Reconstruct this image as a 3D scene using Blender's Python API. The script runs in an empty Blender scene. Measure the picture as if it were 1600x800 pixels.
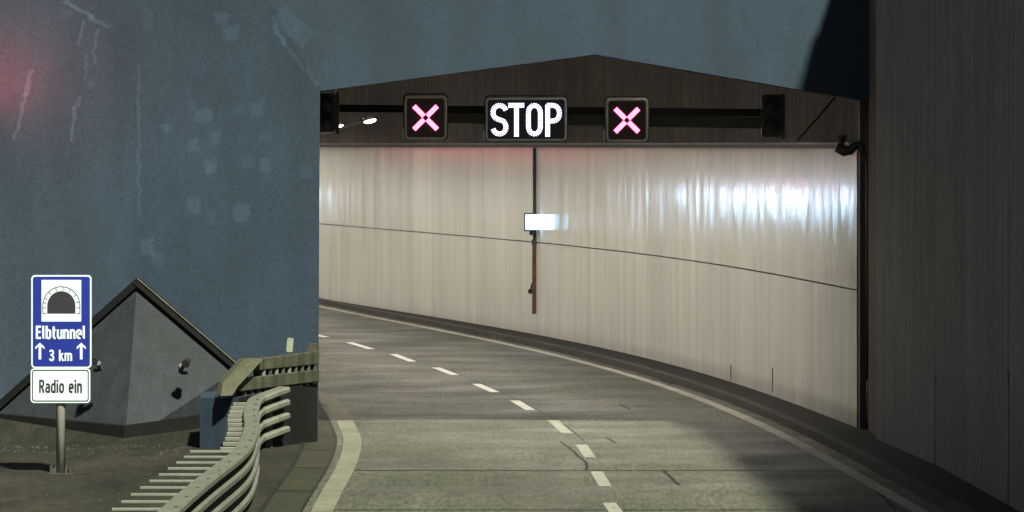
import bpy, math, random
import numpy as np
from mathutils import Vector, Matrix

random.seed(7)
rng = np.random.RandomState(11)
R = math.radians
scene = bpy.context.scene
COL = scene.collection

# ------------------------------------------------------------------ camera
F = 7600.0            # focal length in photo pixels (photo 1600 x 800)
CH = 4.5              # camera height (m)
HZ = 226.0            # horizon row
cam_d = bpy.data.cameras.new('camera')
cam = bpy.data.objects.new('camera', cam_d)
COL.objects.link(cam)
cam.location = (0, 0, CH)
cam.rotation_euler = (R(90), 0, 0)
cam_d.sensor_width = 36
cam_d.lens = 36 * F / 1600
cam_d.shift_y = -(400 - HZ) / 1600
cam_d.clip_start = 0.5
cam_d.clip_end = 2000
scene.camera = cam

# ------------------------------------------------------------------ light
SUN = Vector((1.0, -2.6, 3.0)).normalized()      # direction towards the flood of light over the right wall
world = bpy.data.worlds.new('World')
scene.world = world
world.use_nodes = True
wn = world.node_tree
bgn = wn.nodes['Background']
sky = wn.nodes.new('ShaderNodeTexSky')
sky.sky_type = 'NISHITA'
sky.sun_disc = False
sky.sun_elevation = math.asin(SUN.z)
sky.sun_rotation = math.atan2(SUN.x, SUN.y)
hs = wn.nodes.new('ShaderNodeHueSaturation'); hs.inputs['Saturation'].default_value = 0.45   # town glow on low cloud
wn.links.new(sky.outputs['Color'], hs.inputs['Color'])
wn.links.new(hs.outputs['Color'], bgn.inputs['Color'])
bgn.inputs['Strength'].default_value = 0.015
sd = bpy.data.lights.new('sun', 'SUN')
sd.energy = 4.8
sd.angle = R(2.6)
sd.color = (0.98, 1.0, 0.82)
so = bpy.data.objects.new('sun', sd)
COL.objects.link(so)
so.rotation_euler = SUN.to_track_quat('Z', 'Y').to_euler()
so.location = (30, 0, 40)
vs = scene.view_settings
vs.view_transform = 'Standard'
vs.look = 'None'
vs.exposure = 1.2
vs.gamma = 1.0
vs.use_curve_mapping = False
scene.cycles.use_denoising = True
scene.cycles.max_bounces = 8
scene.cycles.use_light_tree = True
scene.cycles.sample_clamp_indirect = 6.0
scene.cycles.caustics_reflective = True

# ------------------------------------------------------------------ helpers
def G(px, py, z=0.0):
    """photo pixel -> point on the horizontal plane at height z"""
    D = F * (CH - z) / (py - HZ)
    return Vector(((px - 800) / F * D, D, z))

def P(px, py, D):
    """photo pixel -> point at distance D"""
    return Vector(((px - 800) / F * D, D, CH - (py - HZ) / F * D))

class MB:
    def __init__(s):
        s.v = []; s.f = []; s.uv = None
    def add(s, vs_, fs_):
        n = len(s.v)
        s.v += [tuple(v) for v in vs_]
        s.f += [tuple(i + n for i in f) for f in fs_]
        return s
    def box(s, x0, x1, y0, y1, z0, z1):
        return s.add([(x0,y0,z0),(x1,y0,z0),(x1,y1,z0),(x0,y1,z0),(x0,y0,z1),(x1,y0,z1),(x1,y1,z1),(x0,y1,z1)],
                     [(0,3,2,1),(4,5,6,7),(0,1,5,4),(1,2,6,5),(2,3,7,6),(3,0,4,7)])
    def bbox(s, x0, x1, y0, y1, z0, z1, c=0.01):
        """box with chamfered vertical-plane outline (in x,z)"""
        pts = [(x0+c,z0),(x1-c,z0),(x1,z0+c),(x1,z1-c),(x1-c,z1),(x0+c,z1),(x0,z1-c),(x0,z0+c)]
        return s.prism(pts, y0, y1)
    def prism(s, pts, y0, y1):
        """polygon in x,z (counter-clockwise seen from -y) extruded from y0 to y1"""
        n = len(pts)
        vs_ = [(x, y0, z) for x, z in pts] + [(x, y1, z) for x, z in pts]
        fs_ = [tuple(range(n)), tuple(range(2*n-1, n-1, -1))]
        for i in range(n):
            j = (i+1) % n
            fs_.append((i, i+n, j+n, j))
        return s.add(vs_, fs_)
    def ring(s, outer, inner, y0, y1):
        n = len(outer)
        vs_ = [(x,y0,z) for x,z in outer]+[(x,y0,z) for x,z in inner]+[(x,y1,z) for x,z in outer]+[(x,y1,z) for x,z in inner]
        fs_ = []
        for i in range(n):
            j = (i+1) % n
            fs_ += [(i,j,n+j,n+i),(2*n+i,3*n+i,3*n+j,2*n+j),(i,2*n+i,2*n+j,j),(n+i,n+j,3*n+j,3*n+i)]
        return s.add(vs_, fs_)
    def beam(s, p, q, w, h, up=Vector((0,0,1))):
        """rectangular bar from p to q"""
        p = Vector(p); q = Vector(q)
        d = (q-p).normalized()
        r = d.cross(up)
        if r.length < 1e-4: r = d.cross(Vector((0,1,0)))
        r.normalize(); u = r.cross(d)
        vs_ = []
        for c in (p, q):
            for a, b in ((-1,-1),(1,-1),(1,1),(-1,1)):
                vs_.append(c + r*(a*w/2) + u*(b*h/2))
        return s.add(vs_, [(0,1,2,3),(7,6,5,4),(0,4,5,1),(1,5,6,2),(2,6,7,3),(3,7,4,0)])
    def tube(s, pts, rad, n=10, cap=True):
        pts = [Vector(p) for p in pts]
        rads = rad if isinstance(rad, (list, tuple)) else [rad]*len(pts)
        rings = []
        for i, p in enumerate(pts):
            d = (pts[min(i+1,len(pts)-1)] - pts[max(i-1,0)]).normalized()
            a = d.cross(Vector((0,0,1)))
            if a.length < 1e-3: a = d.cross(Vector((0,1,0)))
            a.normalize(); b = a.cross(d)
            rings.append([p + (a*math.cos(2*math.pi*k/n) + b*math.sin(2*math.pi*k/n))*rads[i] for k in range(n)])
        vs_ = [v for r in rings for v in r]
        fs_ = []
        for i in range(len(pts)-1):
            for k in range(n):
                l = (k+1) % n
                fs_.append((i*n+k, i*n+l, (i+1)*n+l, (i+1)*n+k))
        if cap:
            fs_.append(tuple(range(n-1,-1,-1)))
            fs_.append(tuple((len(pts)-1)*n + k for k in range(n)))
        return s.add(vs_, fs_)
    def disc(s, c, r, depth=0.006, n=10):
        """little dome facing -y"""
        x, y, z = c
        vs_ = [(x, y-depth, z)]
        vs_ += [(x+r*math.cos(2*math.pi*k/n), y, z+r*math.sin(2*math.pi*k/n)) for k in range(n)]
        return s.add(vs_, [(0, 1+k, 1+(k+1) % n) for k in range(n)])
    def sweep(s, path, prof):
        """path: list of (point, right-vector); prof: closed list of (a, z) with a along the right-vector"""
        n = len(prof)
        vs_ = []
        for p, r in path:
            for a, z in prof:
                vs_.append((p[0]+r[0]*a, p[1]+r[1]*a, p[2]+z))
        fs_ = []
        for i in range(len(path)-1):
            for k in range(n):
                l = (k+1) % n
                fs_.append((i*n+k, i*n+l, (i+1)*n+l, (i+1)*n+k))
        fs_.append(tuple(range(n-1,-1,-1)))
        fs_.append(tuple((len(path)-1)*n+k for k in range(n)))
        return s.add(vs_, fs_)
    def strip(s, A, B):
        n = len(A)
        vs_ = list(A)+list(B)
        return s.add(vs_, [(i, i+1, n+i+1, n+i) for i in range(n-1)])
    def build(s, name, mat, parent=None, smooth=False, origin=None, recalc=True, bevel=0):
        import bmesh
        me = bpy.data.meshes.new(name)
        vv = s.v
        if origin is not None:
            o_ = Vector(origin)
            vv = [tuple(Vector(v)-o_) for v in vv]
        me.from_pydata(vv, [], s.f)
        if recalc:
            bm = bmesh.new(); bm.from_mesh(me)
            bmesh.ops.recalc_face_normals(bm, faces=bm.faces[:])
            bm.to_mesh(me); bm.free()
        me.update()
        me.materials.append(mat)
        if smooth:
            me.polygons.foreach_set('use_smooth', [True]*len(me.polygons))
        ob = bpy.data.objects.new(name, me)
        COL.objects.link(ob)
        if parent is not None: ob.parent = parent
        if origin is not None: ob.location = origin
        if bevel:
            m = ob.modifiers.new('bevel', 'BEVEL'); m.width = bevel; m.segments = 2; m.limit_method = 'ANGLE'; m.angle_limit = R(40)
        return ob

def tag(o, label=None, cat=None, group=None, kind=None):
    if label: o['label'] = label
    if cat: o['category'] = cat
    if group: o['group'] = group
    if kind: o['kind'] = kind
    return o

def thing(name, label, cat, loc=(0,0,0), rotz=0.0, group=None):
    o = bpy.data.objects.new(name, None)
    o.empty_display_size = 0.2
    COL.objects.link(o)
    o.location = loc
    o.rotation_euler = (0,0,rotz)
    return tag(o, label, cat, group)

def copy_tree(o, parent=None):
    c = o.copy(); COL.objects.link(c)
    c.parent = parent
    for ch in [x for x in bpy.data.objects if x.parent == o]:
        copy_tree(ch, c)
    return c

def rrect(cx, cz, w, h, r, n=5):
    pts = []
    for sx, sz, a0 in ((1,-1,-90),(1,1,0),(-1,1,90),(-1,-1,180)):
        for k in range(n+1):
            a = R(a0 + 90*k/n)
            pts.append((cx+sx*(w/2-r)+r*math.cos(a), cz+sz*(h/2-r)+r*math.sin(a)))
    return pts

# ------------------------------------------------------------------ materials
class NT:
    def __init__(s, m):
        s.t = m.node_tree
    def n(s, typ, **kw):
        nd = s.t.nodes.new(typ)
        for k, v in kw.items(): setattr(nd, k, v)
        return nd
    def l(s, a, b): s.t.links.new(a, b)
    def math(s, op, a, b=None, c=None, clamp=False):
        nd = s.n('ShaderNodeMath', operation=op, use_clamp=clamp)
        for i, x in enumerate((a, b, c)):
            if x is None: continue
            if isinstance(x, (int, float)): nd.inputs[i].default_value = x
            else: s.l(x, nd.inputs[i])
        return nd.outputs[0]
    def noise(s, vec, scale, detail=4, rough=0.55, stretch=(1,1,1), dist=0.0):
        mp = s.n('ShaderNodeMapping'); mp.inputs['Scale'].default_value = stretch
        s.l(vec, mp.inputs['Vector'])
        nz = s.n('ShaderNodeTexNoise')
        nz.inputs['Scale'].default_value = scale; nz.inputs['Detail'].default_value = detail
        nz.inputs['Roughness'].default_value = rough; nz.inputs['Distortion'].default_value = dist
        s.l(mp.outputs[0], nz.inputs['Vector'])
        return nz.outputs[0]
    def ramp(s, fac, a, b, lo=0.0, hi=1.0):
        nd = s.n('ShaderNodeMapRange'); nd.clamp = True
        s.l(fac, nd.inputs[0])
        nd.inputs[1].default_value = a; nd.inputs[2].default_value = b
        nd.inputs[3].default_value = lo; nd.inputs[4].default_value = hi
        return nd.outputs[0]
    def mix(s, fac, a, b, mode='MIX'):
        nd = s.n('ShaderNodeMix', data_type='RGBA', blend_type=mode)
        if isinstance(fac, (int, float)): nd.inputs[0].default_value = fac
        else: s.l(fac, nd.inputs[0])
        for i, x in ((6, a), (7, b)):
            if isinstance(x, (tuple, list)): nd.inputs[i].default_value = (*x[:3], 1)
            else: s.l(x, nd.inputs[i])
        return nd.outputs[2]
    def gray(s, v):
        nd = s.n('ShaderNodeCombineColor')
        for i in range(3): s.l(v, nd.inputs[i])
        return nd.outputs[0]

def mat(name, color, rough=0.6, metal=0.0, var=((1.5,0.25),(60,0.25)), stretch=(1,1,1), bump=0.0, bscale=80, spec=0.5, streak=0.0, streak_scale=6.0, streak_dark=None, rvar=0.0):
    m = bpy.data.materials.new(name); m.use_nodes = True
    nt = NT(m); b = m.node_tree.nodes['Principled BSDF']
    geo = nt.n('ShaderNodeNewGeometry'); pos = geo.outputs['Position']
    col = None
    fac = None
    for sc, am in var:
        nz = nt.noise(pos, sc, 4, 0.6, stretch)
        r = nt.ramp(nz, 0.25, 0.75, 1-am, 1+am)
        fac = r if fac is None else nt.math('MULTIPLY', fac, r)
    if streak:
        nz = nt.noise(pos, streak_scale, 3, 0.6, (1,1,0.04))
        r = nt.ramp(nz, 0.3, 0.7, 1-streak, 1+streak)
        fac = r if fac is None else nt.math('MULTIPLY', fac, r)
    if fac is not None:
        col = nt.mix(1.0, color, nt.gray(fac), 'MULTIPLY')
        nt.l(col, b.inputs['Base Color'])
    else:
        b.inputs['Base Color'].default_value = (*color, 1)
    b.inputs['Roughness'].default_value = rough
    if rvar:
        nz = nt.noise(pos, 3.0, 4, 0.6)
        nt.l(nt.ramp(nz, 0.3, 0.7, rough-rvar, rough+rvar), b.inputs['Roughness'])
    b.inputs['Metallic'].default_value = metal
    b.inputs['Specular IOR Level'].default_value = spec if rough < 0.62 else 0.16
    if bump:
        bp = nt.n('ShaderNodeBump'); bp.inputs['Strength'].default_value = bump; bp.inputs['Distance'].default_value = 0.01
        nt.l(nt.noise(pos, bscale, 5, 0.6), bp.inputs['Height'])
        nt.l(bp.outputs[0], b.inputs['Normal'])
    return m

def emis(name, color, strength):
    m = bpy.data.materials.new(name); m.use_nodes = True
    t = m.node_tree
    b = t.nodes['Principled BSDF']
    b.inputs['Base Color'].default_value = (0.3,0.3,0.3,1)
    b.inputs['Emission Color'].default_value = (*color, 1)
    b.inputs['Emission Strength'].default_value = strength
    return m

M = {}
M['ground'] = mat('ground', (0.04,0.036,0.026), 0.9, var=((0.4,0.3),(14,0.35),(70,0.3)), bump=0.4, bscale=30)
M['concrete'] = mat('concrete', (0.175,0.187,0.187), 0.75, var=((0.35,0.18),(3,0.12),(38,0.42)), bump=0.15, bscale=50, streak=0.22, streak_scale=5)
M['dark_concrete'] = mat('sooty_concrete', (0.120,0.102,0.088), 0.7, var=((0.3,0.25),(2.5,0.15),(32,0.45)), bump=0.2, bscale=40, streak=0.28, streak_scale=4)
M['ceiling'] = mat('ceiling_concrete', (0.16,0.15,0.14), 0.8)
M['black_steel'] = mat('black_steel', (0.018,0.017,0.018), 0.5, var=((6,0.3),(60,0.25)))
M['beam_black'] = mat('beam_black', (0.009,0.0085,0.009), 0.7)
M['dark_steel'] = mat('dark_steel', (0.05,0.047,0.045), 0.5, metal=0.3, var=((4,0.3),(60,0.25)))
M['galv'] = mat('galvanised_steel', (0.105,0.105,0.083), 0.6, metal=0.0, var=((2,0.2),(25,0.2),(90,0.2)), bump=0.05)
M['galv_pole'] = mat('galvanised_pole', (0.25,0.25,0.22), 0.55, metal=0.0, var=((5,0.15),(60,0.2)))
M['tan_paint'] = mat('tan_paint', (0.045,0.045,0.032), 0.65, var=((3,0.25),(30,0.25)), streak=0.35, streak_scale=9, bump=0.1)
M['tan_light'] = mat('tan_light_paint', (0.062,0.061,0.042), 0.65, var=((3,0.2),(30,0.25)), bump=0.1)
M['block_blue'] = mat('block_blue_paint', (0.022,0.033,0.050), 0.7, var=((2,0.2),(40,0.25)), streak=0.15, bump=0.1)
M['block_dark'] = mat('block_dark_paint', (0.006,0.0065,0.006), 0.8, var=((1.5,0.3),(40,0.3)), streak=0.2, bump=0.1)
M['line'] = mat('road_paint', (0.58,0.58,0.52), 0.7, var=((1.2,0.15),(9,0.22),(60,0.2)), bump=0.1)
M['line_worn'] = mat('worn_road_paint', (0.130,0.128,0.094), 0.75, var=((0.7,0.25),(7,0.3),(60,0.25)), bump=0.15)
M['line_near'] = mat('sunlit_road_paint', (0.21,0.21,0.172), 0.7, var=((1.2,0.2),(9,0.25),(40,0.25)), bump=0.1)
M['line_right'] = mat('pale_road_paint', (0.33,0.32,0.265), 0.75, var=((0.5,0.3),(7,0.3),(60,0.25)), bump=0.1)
M['tar'] = mat('tar', (0.013,0.0125,0.011), 0.7)
M['gutter'] = mat('gutter_concrete', (0.026,0.0255,0.0165), 0.85, var=((0.8,0.25),(9,0.3),(60,0.25)), bump=0.3, bscale=40)
M['walk'] = mat('walkway_asphalt', (0.015,0.0135,0.0115), 0.85, var=((0.6,0.3),(10,0.3),(60,0.3)), bump=0.35, bscale=40)
M['kerb'] = mat('kerb_stone', (0.05,0.047,0.040), 0.8, var=((0.7,0.35),(6,0.3),(50,0.25)), bump=0.2)
M['sign_white'] = mat('sign_white', (0.47,0.53,0.56), 0.4, var=((3,0.05),(50,0.06)))
M['sign_blue'] = mat('sign_blue', (0.008,0.018,0.17), 0.35, var=((3,0.08),(50,0.1)))
M['sign_black'] = mat('sign_black', (0.016,0.014,0.02), 0.45, var=((30,0.2),))
M['frame_grey'] = mat('signal_frame', (0.40,0.395,0.34), 0.5, metal=0.0, var=((5,0.25),(50,0.2)))
M['signal_black'] = mat('signal_face', (0.012,0.010,0.011), 0.35, var=((30,0.2),))
M['lens'] = mat('dark_lens', (0.014,0.010,0.011), 0.45, var=((20,0.1),))
M['brown'] = mat('rusty_channel', (0.16,0.105,0.075), 0.7, var=((4,0.3),(30,0.3)))
M['wedge'] = mat('plinth_grey_paint', (0.0185,0.0225,0.0255), 0.7, var=((0.5,0.15),(4,0.12),(40,0.40)), streak=0.12, bump=0.12)
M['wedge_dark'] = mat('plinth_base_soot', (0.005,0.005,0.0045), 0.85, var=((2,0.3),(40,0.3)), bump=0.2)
M['fascia'] = mat('coping_fascia', (0.005,0.005,0.0045), 0.7, var=((6,0.3),(40,0.25)))
M['cap'] = mat('coping_cap', (0.08,0.079,0.057), 0.6, var=((5,0.4),(30,0.3)))
M['led_red'] = emis('led_red', (1.0, 0.06, 0.14), 7.0)
M['led_white'] = emis('led_white', (0.78, 0.68, 1.0), 1.6)
M['lamp_white'] = emis('lamp_white', (1.0, 0.98, 0.93), 14.0)
M['tube_light'] = emis('luminaire_light', (1.0, 0.94, 0.815), 150.0)
M['box_far'] = emis('far_box_light', (0.50, 0.75, 1.0), 8.0)
M['board_red'] = emis('board_red', (1.0,0.25,0.32), 3.0)
M['box_light'] = emis('sign_box_light', (0.30, 0.62, 1.0), 8.0)
M['added_glow_red'] = emis('added_glow_red', (1.0, 0.06, 0.10), 230.0)
M['pale_plate'] = mat('pale_reflector', (0.19,0.20,0.14), 0.5, var=((8,0.1),))

# asphalt of the carriageway
def asphalt():
    m = bpy.data.materials.new('asphalt'); m.use_nodes = True
    nt = NT(m); b = m.node_tree.nodes['Principled BSDF']
    pos = nt.n('ShaderNodeNewGeometry').outputs['Position']
    fac = None
    for sc, am, st in ((0.20,0.22,(1,0.35,1)), (0.55,0.26,(1.2,0.12,1)), (2.2,0.12,(1.4,0.1,1)), (13,0.34,(1.2,0.12,1)), (30,0.34,(1,0.14,1)), (60,0.4,(1,0.5,1))):
        nz = nt.noise(pos, sc, 1 if sc > 1 else 2, 0.5, st)
        r = nt.ramp(nz, 0.28, 0.72, 1-am, 1+am)
        fac = r if fac is None else nt.math('MULTIPLY', fac, r)
    # sealed / relaid bands across the lanes
    nz = nt.noise(pos, 0.16, 2, 0.5, (0.5,0.8,1))
    fac = nt.math('MULTIPLY', fac, nt.ramp(nz, 0.42, 0.58, 0.88, 1.06))
    nt.l(nt.mix(1.0, (0.060,0.0605,0.0445), nt.gray(fac), 'MULTIPLY'), b.inputs['Base Color'])
    nz = nt.noise(pos, 0.8, 1, 0.5, (0.6,0.6,1))
    nt.l(nt.ramp(nz, 0.3, 0.7, 0.5, 0.75), b.inputs['Roughness'])
    b.inputs['Specular IOR Level'].default_value = 0.25
    bp = nt.n('ShaderNodeBump'); bp.inputs['Strength'].default_value = 0.35; bp.inputs['Distance'].default_value = 0.01
    nt.l(nt.noise(pos, 60, 4, 0.6), bp.inputs['Height']); nt.l(bp.outputs[0], b.inputs['Normal'])
    return m
M['asphalt'] = asphalt()

# blue portal paint with its old paint patches, scratches and run marks
def blue_paint():
    m = bpy.data.materials.new('blue_portal_paint'); m.use_nodes = True
    nt = NT(m); b = m.node_tree.nodes['Principled BSDF']
    pos = nt.n('ShaderNodeNewGeometry').outputs['Position']
    fac = None
    for sc, am, st in ((0.18,0.16,(1,1,1)), (1.1,0.10,(1,1,0.5)), (2.0,0.10,(1,1,0.12)), (9,0.07,(1,1,1)), (42,0.34,(1,1,1))):
        nz = nt.noise(pos, sc, 4, 0.6, st)
        r = nt.ramp(nz, 0.28, 0.72, 1-am, 1+am)
        fac = r if fac is None else nt.math('MULTIPLY', fac, r)
    sep = nt.n('ShaderNodeSeparateXYZ'); nt.l(pos, sep.inputs[0])
    cmb = nt.n('ShaderNodeCombineXYZ'); nt.l(sep.outputs[0], cmb.inputs[0]); nt.l(sep.outputs[2], cmb.inputs[1])
    nz = nt.n('ShaderNodeTexNoise'); nz.inputs['Scale'].default_value = 7.0; nz.inputs['Detail'].default_value = 4
    nt.l(pos, nz.inputs['Vector'])
    sub = nt.n('ShaderNodeVectorMath', operation='SUBTRACT'); nt.l(nz.outputs['Color'], sub.inputs[0]); sub.inputs[1].default_value = (0.5,0.5,0.5)
    scl = nt.n('ShaderNodeVectorMath', operation='SCALE'); nt.l(sub.outputs[0], scl.inputs[0]); scl.inputs['Scale'].default_value = 0.16
    addv = nt.n('ShaderNodeVectorMath', operation='ADD'); nt.l(cmb.outputs[0], addv.inputs[0]); nt.l(scl.outputs[0], addv.inputs[1])
    tot = None
    DW = 75.0
    def mark(px, py, hw, hh, ang, soft, st):
        nonlocal tot
        p = P(px, py, DW)
        k = DW / F
        mp = nt.n('ShaderNodeMapping', vector_type='TEXTURE')
        mp.inputs['Location'].default_value = (p.x, p.z, 0); mp.inputs['Rotation'].default_value = (0,0,ang)
        nt.l(addv.outputs[0], mp.inputs['Vector'])
        ab = nt.n('ShaderNodeVectorMath', operation='ABSOLUTE'); nt.l(mp.outputs[0], ab.inputs[0])
        sb = nt.n('ShaderNodeVectorMath', operation='SUBTRACT'); nt.l(ab.outputs[0], sb.inputs[0]); sb.inputs[1].default_value = (hw*k, hh*k, 9)
        mx = nt.n('ShaderNodeVectorMath', operation='MAXIMUM'); nt.l(sb.outputs[0], mx.inputs[0]); mx.inputs[1].default_value = (0,0,0)
        ln = nt.n('ShaderNodeVectorMath', operation='LENGTH'); nt.l(mx.outputs[0], ln.inputs[0])
        r = nt.ramp(ln.outputs['Value'], 0, soft*k, st*1.0, 0)
        tot = r if tot is None else nt.math('ADD', tot, r)
    Z = 1/1.904
    for (x, y, w, h, st) in ((660,55,18,14,.35),(690,98,22,20,.4),(575,315,7,8,.25),(608,345,28,18,.42),(710,325,13,13,.22),(770,325,18,18,.3),
                             (495,382,11,9,.4),(578,430,13,20,.4),(645,408,9,17,.4),(790,405,9,9,.25),(628,497,18,18,.42),(740,485,11,12,.2),(790,490,14,20,.35),
                             (575,610,20,22,.42),(630,640,7,11,.25),(722,632,22,32,.36),(440,735,20,26,.38),(465,765,18,22,.25),(915,510,14,20,.22),(268,252,8,6,.3),(200,40,8,8,.25),
                             (440,60,12,30,.15)):
        mark(x*Z, y*Z, w*Z*0.7, h*Z*0.7, 0, 7, st)
    def seg(x0, y0, x1, y1, hw, st, soft=3):
        x0, y0, x1, y1 = x0*Z, y0*Z, x1*Z, y1*Z
        L = math.hypot(x1-x0, y1-y0)/2
        mark((x0+x1)/2, (y0+y1)/2, L, hw, -math.atan2(y1-y0, x1-x0), soft, st)
    for a in ((190,0,270,50,1.0,.8),(270,50,325,76,1.2,.5),(243,62,233,130,.6,.6),(291,82,277,188,.6,.45),(88,212,72,280,2.2,.6),(72,280,38,415,.7,.65),
              (236,290,222,320,1.4,.5),(222,320,209,415,.7,.7),(255,165,250,235,.6,.35),(818,78,850,130,2.4,.6),(850,130,945,252,1.5,.3),
              (830,40,920,120,14,.22),(412,200,414,640,.6,.4)):
        seg(*a)
    fac2 = nt.math('ADD', fac, tot)
    # base colour turns greyer and lighter towards the far left
    base = nt.mix(nt.ramp(sep.outputs[0], -9.5, -5.6, 0.35, 0.0), (0.0195,0.0318,0.0485), (0.040,0.0435,0.049))
    nt.l(nt.mix(1.0, base, nt.gray(fac2), 'MULTIPLY'), b.inputs['Base Color'])
    b.inputs['Roughness'].default_value = 0.75; b.inputs['Specular IOR Level'].default_value = 0.2
    bp = nt.n('ShaderNodeBump'); bp.inputs['Strength'].default_value = 0.12; bp.inputs['Distance'].default_value = 0.01
    nt.l(nt.noise(pos, 35, 4, 0.6), bp.inputs['Height']); nt.l(bp.outputs[0], b.inputs['Normal'])
    return m
M['blue'] = blue_paint()

# glossy white wall lining; UV = (metres along the wall, height)
def lining():
    m = bpy.data.materials.new('lining_enamel'); m.use_nodes = True
    nt = NT(m); b = m.node_tree.nodes['Principled BSDF']
    uv = nt.n('ShaderNodeUVMap'); uv.uv_map = 'UVMap'
    u = uv.outputs[0]
    fac = None
    for sc, am, st in ((0.25,0.05,(1,1,1)), (0.45,0.10,(1,0.10,1)), (1.3,0.06,(1,0.05,1)), (4.0,0.04,(1,0.05,1)), (12,0.02,(1,0.1,1)), (34,0.17,(1,1,1))):
        nz = nt.noise(u, sc, 3, 0.6, st)
        r = nt.ramp(nz, 0.28, 0.72, 1-am, 1+am)
        fac = r if fac is None else nt.math('MULTIPLY', fac, r)
    sep = nt.n('ShaderNodeSeparateXYZ'); nt.l(u, sep.inputs[0])
    # splash dirt near the ground
    dirt = nt.math('MULTIPLY', nt.ramp(sep.outputs[1], 0.1, 1.3, 1, 0), nt.ramp(nt.noise(u, 1.6, 4, 0.6, (1,0.25,1)), 0.35, 0.7, 0.1, 0.45))
    c = nt.mix(dirt, (0.70,0.68,0.635), (0.40,0.37,0.33))
    nt.l(nt.mix(1.0, c, nt.gray(fac), 'MULTIPLY'), b.inputs['Base Color'])
    nt.l(nt.ramp(nt.noise(u, 1.4, 3, 0.6, (1,0.15,1)), 0.3, 0.7, 0.07, 0.20), b.inputs['Roughness'])
    b.inputs['Specular IOR Level'].default_value = 0.55
    bp = nt.n('ShaderNodeBump'); bp.inputs['Strength'].default_value = 0.5; bp.inputs['Distance'].default_value = 0.006
    hsum = nt.math('ADD', nt.noise(u, 2.2, 2, 0.5, (1,0.11,1)), nt.math('MULTIPLY', nt.noise(u, 7.0, 1, 0.5, (1,0.05,1)), 0.45))
    nt.l(hsum, bp.inputs['Height']); nt.l(bp.outputs[0], b.inputs['Normal'])
    return m
M['lining'] = lining()

# ------------------------------------------------------------------ plan curves (X as a function of distance Y)
wall_pts = [(75.3,5.35),(84.5,4.54),(94.0,3.56),(104,2.19),(109.1,1.15),(111.3,.586),(118.2,-.64),(128.5,-3.13),(138.9,-5.52)]
edge_pts = [(59.6,5.02),(61.3,4.86),(68.1,4.66),(76,4.16),(83.4,3.55),(90,2.84),(98.6,1.71),(103,1.08),(105.9,.557),(110,-.07),(116.7,-1.46),(123.5,-3.0),(130.5,-4.49),(135.7,-5.36)]
def make_curve(pts, y0, y_end=300, k=0.0050):
    ys = np.array([p[0] for p in pts]); xs = np.array([p[1] for p in pts])
    c = np.polyfit((ys-100)/30, xs, 4)
    yl = pts[-1][0]
    dense_y = np.arange(min(y0, pts[0][0]), yl+0.01, 0.5)
    dense_x = np.polyval(c, (dense_y-100)/30)
    out = [Vector((x, y, 0)) for x, y in zip(dense_x, dense_y)]
    # smoothed tail with constant curvature
    h = math.atan2(out[-1].x-out[-13].x, out[-1].y-out[-13].y)
    p = out[-1].copy(); s = 0
    while s < 190:
        h -= k*0.5; s += 0.5
        p = p + Vector((math.sin(h)*0.5, math.cos(h)*0.5, 0))
        out.append(p.copy())
    return out
def resample(pts, step):
    out = [pts[0].copy()]; acc = 0.0
    for a, b in zip(pts, pts[1:]):
        L = (b-a).length; t = step-acc
        while t <= L:
            out.append(a.lerp(b, t/L)); t += step
        acc = (acc+L) % step
    return out
def normals(pts):
    """unit vectors to the right of travel"""
    out = []
    for i in range(len(pts)):
        d = pts[min(i+1,len(pts)-1)]-pts[max(i-1,0)]
        d.normalize()
        out.append(Vector((d.y, -d.x, 0)))
    return out
def offset(pts, a, z=None):
    ns = normals(pts)
    o = [p+n*a for p, n in zip(pts, ns)]
    if z is not None:
        for q in o: q.z = z
    return o
def x_at(pts, y):
    for a, b in zip(pts, pts[1:]):
        if a.y <= y <= b.y:
            return a.x+(b.x-a.x)*(y-a.y)/(b.y-a.y)
    return pts[-1].x
def smooth_poly(ctrl, n=10):
    """Catmull-Rom through ctrl points"""
    pts = [Vector(c) for c in ctrl]
    out = []
    for i in range(len(pts)-1):
        p0 = pts[max(i-1,0)]; p1 = pts[i]; p2 = pts[i+1]; p3 = pts[min(i+2,len(pts)-1)]
        for k in range(n):
            t = k/n
            out.append(0.5*((2*p1)+(p2-p0)*t+(2*p0-5*p1+4*p2-p3)*t*t+(3*p1-p0-3*p2+p3)*t**3))
    out.append(pts[-1])
    return out

wall_c = make_curve(wall_pts, 75.3)
edge_c = [Vector((5.6,-20,0)), Vector((5.55,20,0)), Vector((5.3,45,0)), Vector((5.16,53,0))] + make_curve(edge_pts, 59.6)

left_head = [Vector((-2.2,-20,0)), Vector((-2.25,30,0)), Vector((-2.33,59.6,0)), Vector((-2.32,67.6,0)), Vector((-2.40,73.2,0)), Vector((-2.6,77.2,0)), Vector((-2.97,82.8,0)), Vector((-3.38,87.2,0))]
left_tail = [p for p in offset(resample(edge_c, 2.0), -7.15) if p.y > 93]
left_c = smooth_poly(left_head+left_tail[::3], 6)

# ------------------------------------------------------------------ ground, road, pavement
mb = MB(); mb.add([(-400,-200,-0.05),(400,-200,-0.05),(400,700,-0.05),(-400,700,-0.05)], [(0,1,2,3)])
tag(mb.build('ground', M['ground']), kind='structure')

re = resample(edge_c, 1.0)
road = MB()
A = offset(re, 0.34, 0.0); B = offset(re, -8.6, 0.0)
road.strip(B, A)
road_o = road.build('road', M['asphalt'])
tag(road_o, kind='structure')

def ribbon(name, pts, w, z, m, parent, seg=None):
    mb = MB()
    mb.strip(offset(pts, -w/2, z), offset(pts, w/2, z))
    return mb.build(name, m, parent)
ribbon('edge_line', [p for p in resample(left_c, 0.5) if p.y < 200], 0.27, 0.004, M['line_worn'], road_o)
ribbon('edge_line', [p for p in resample(edge_c, 0.5) if p.y < 260], 0.20, 0.004, M['line_right'], road_o)
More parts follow.
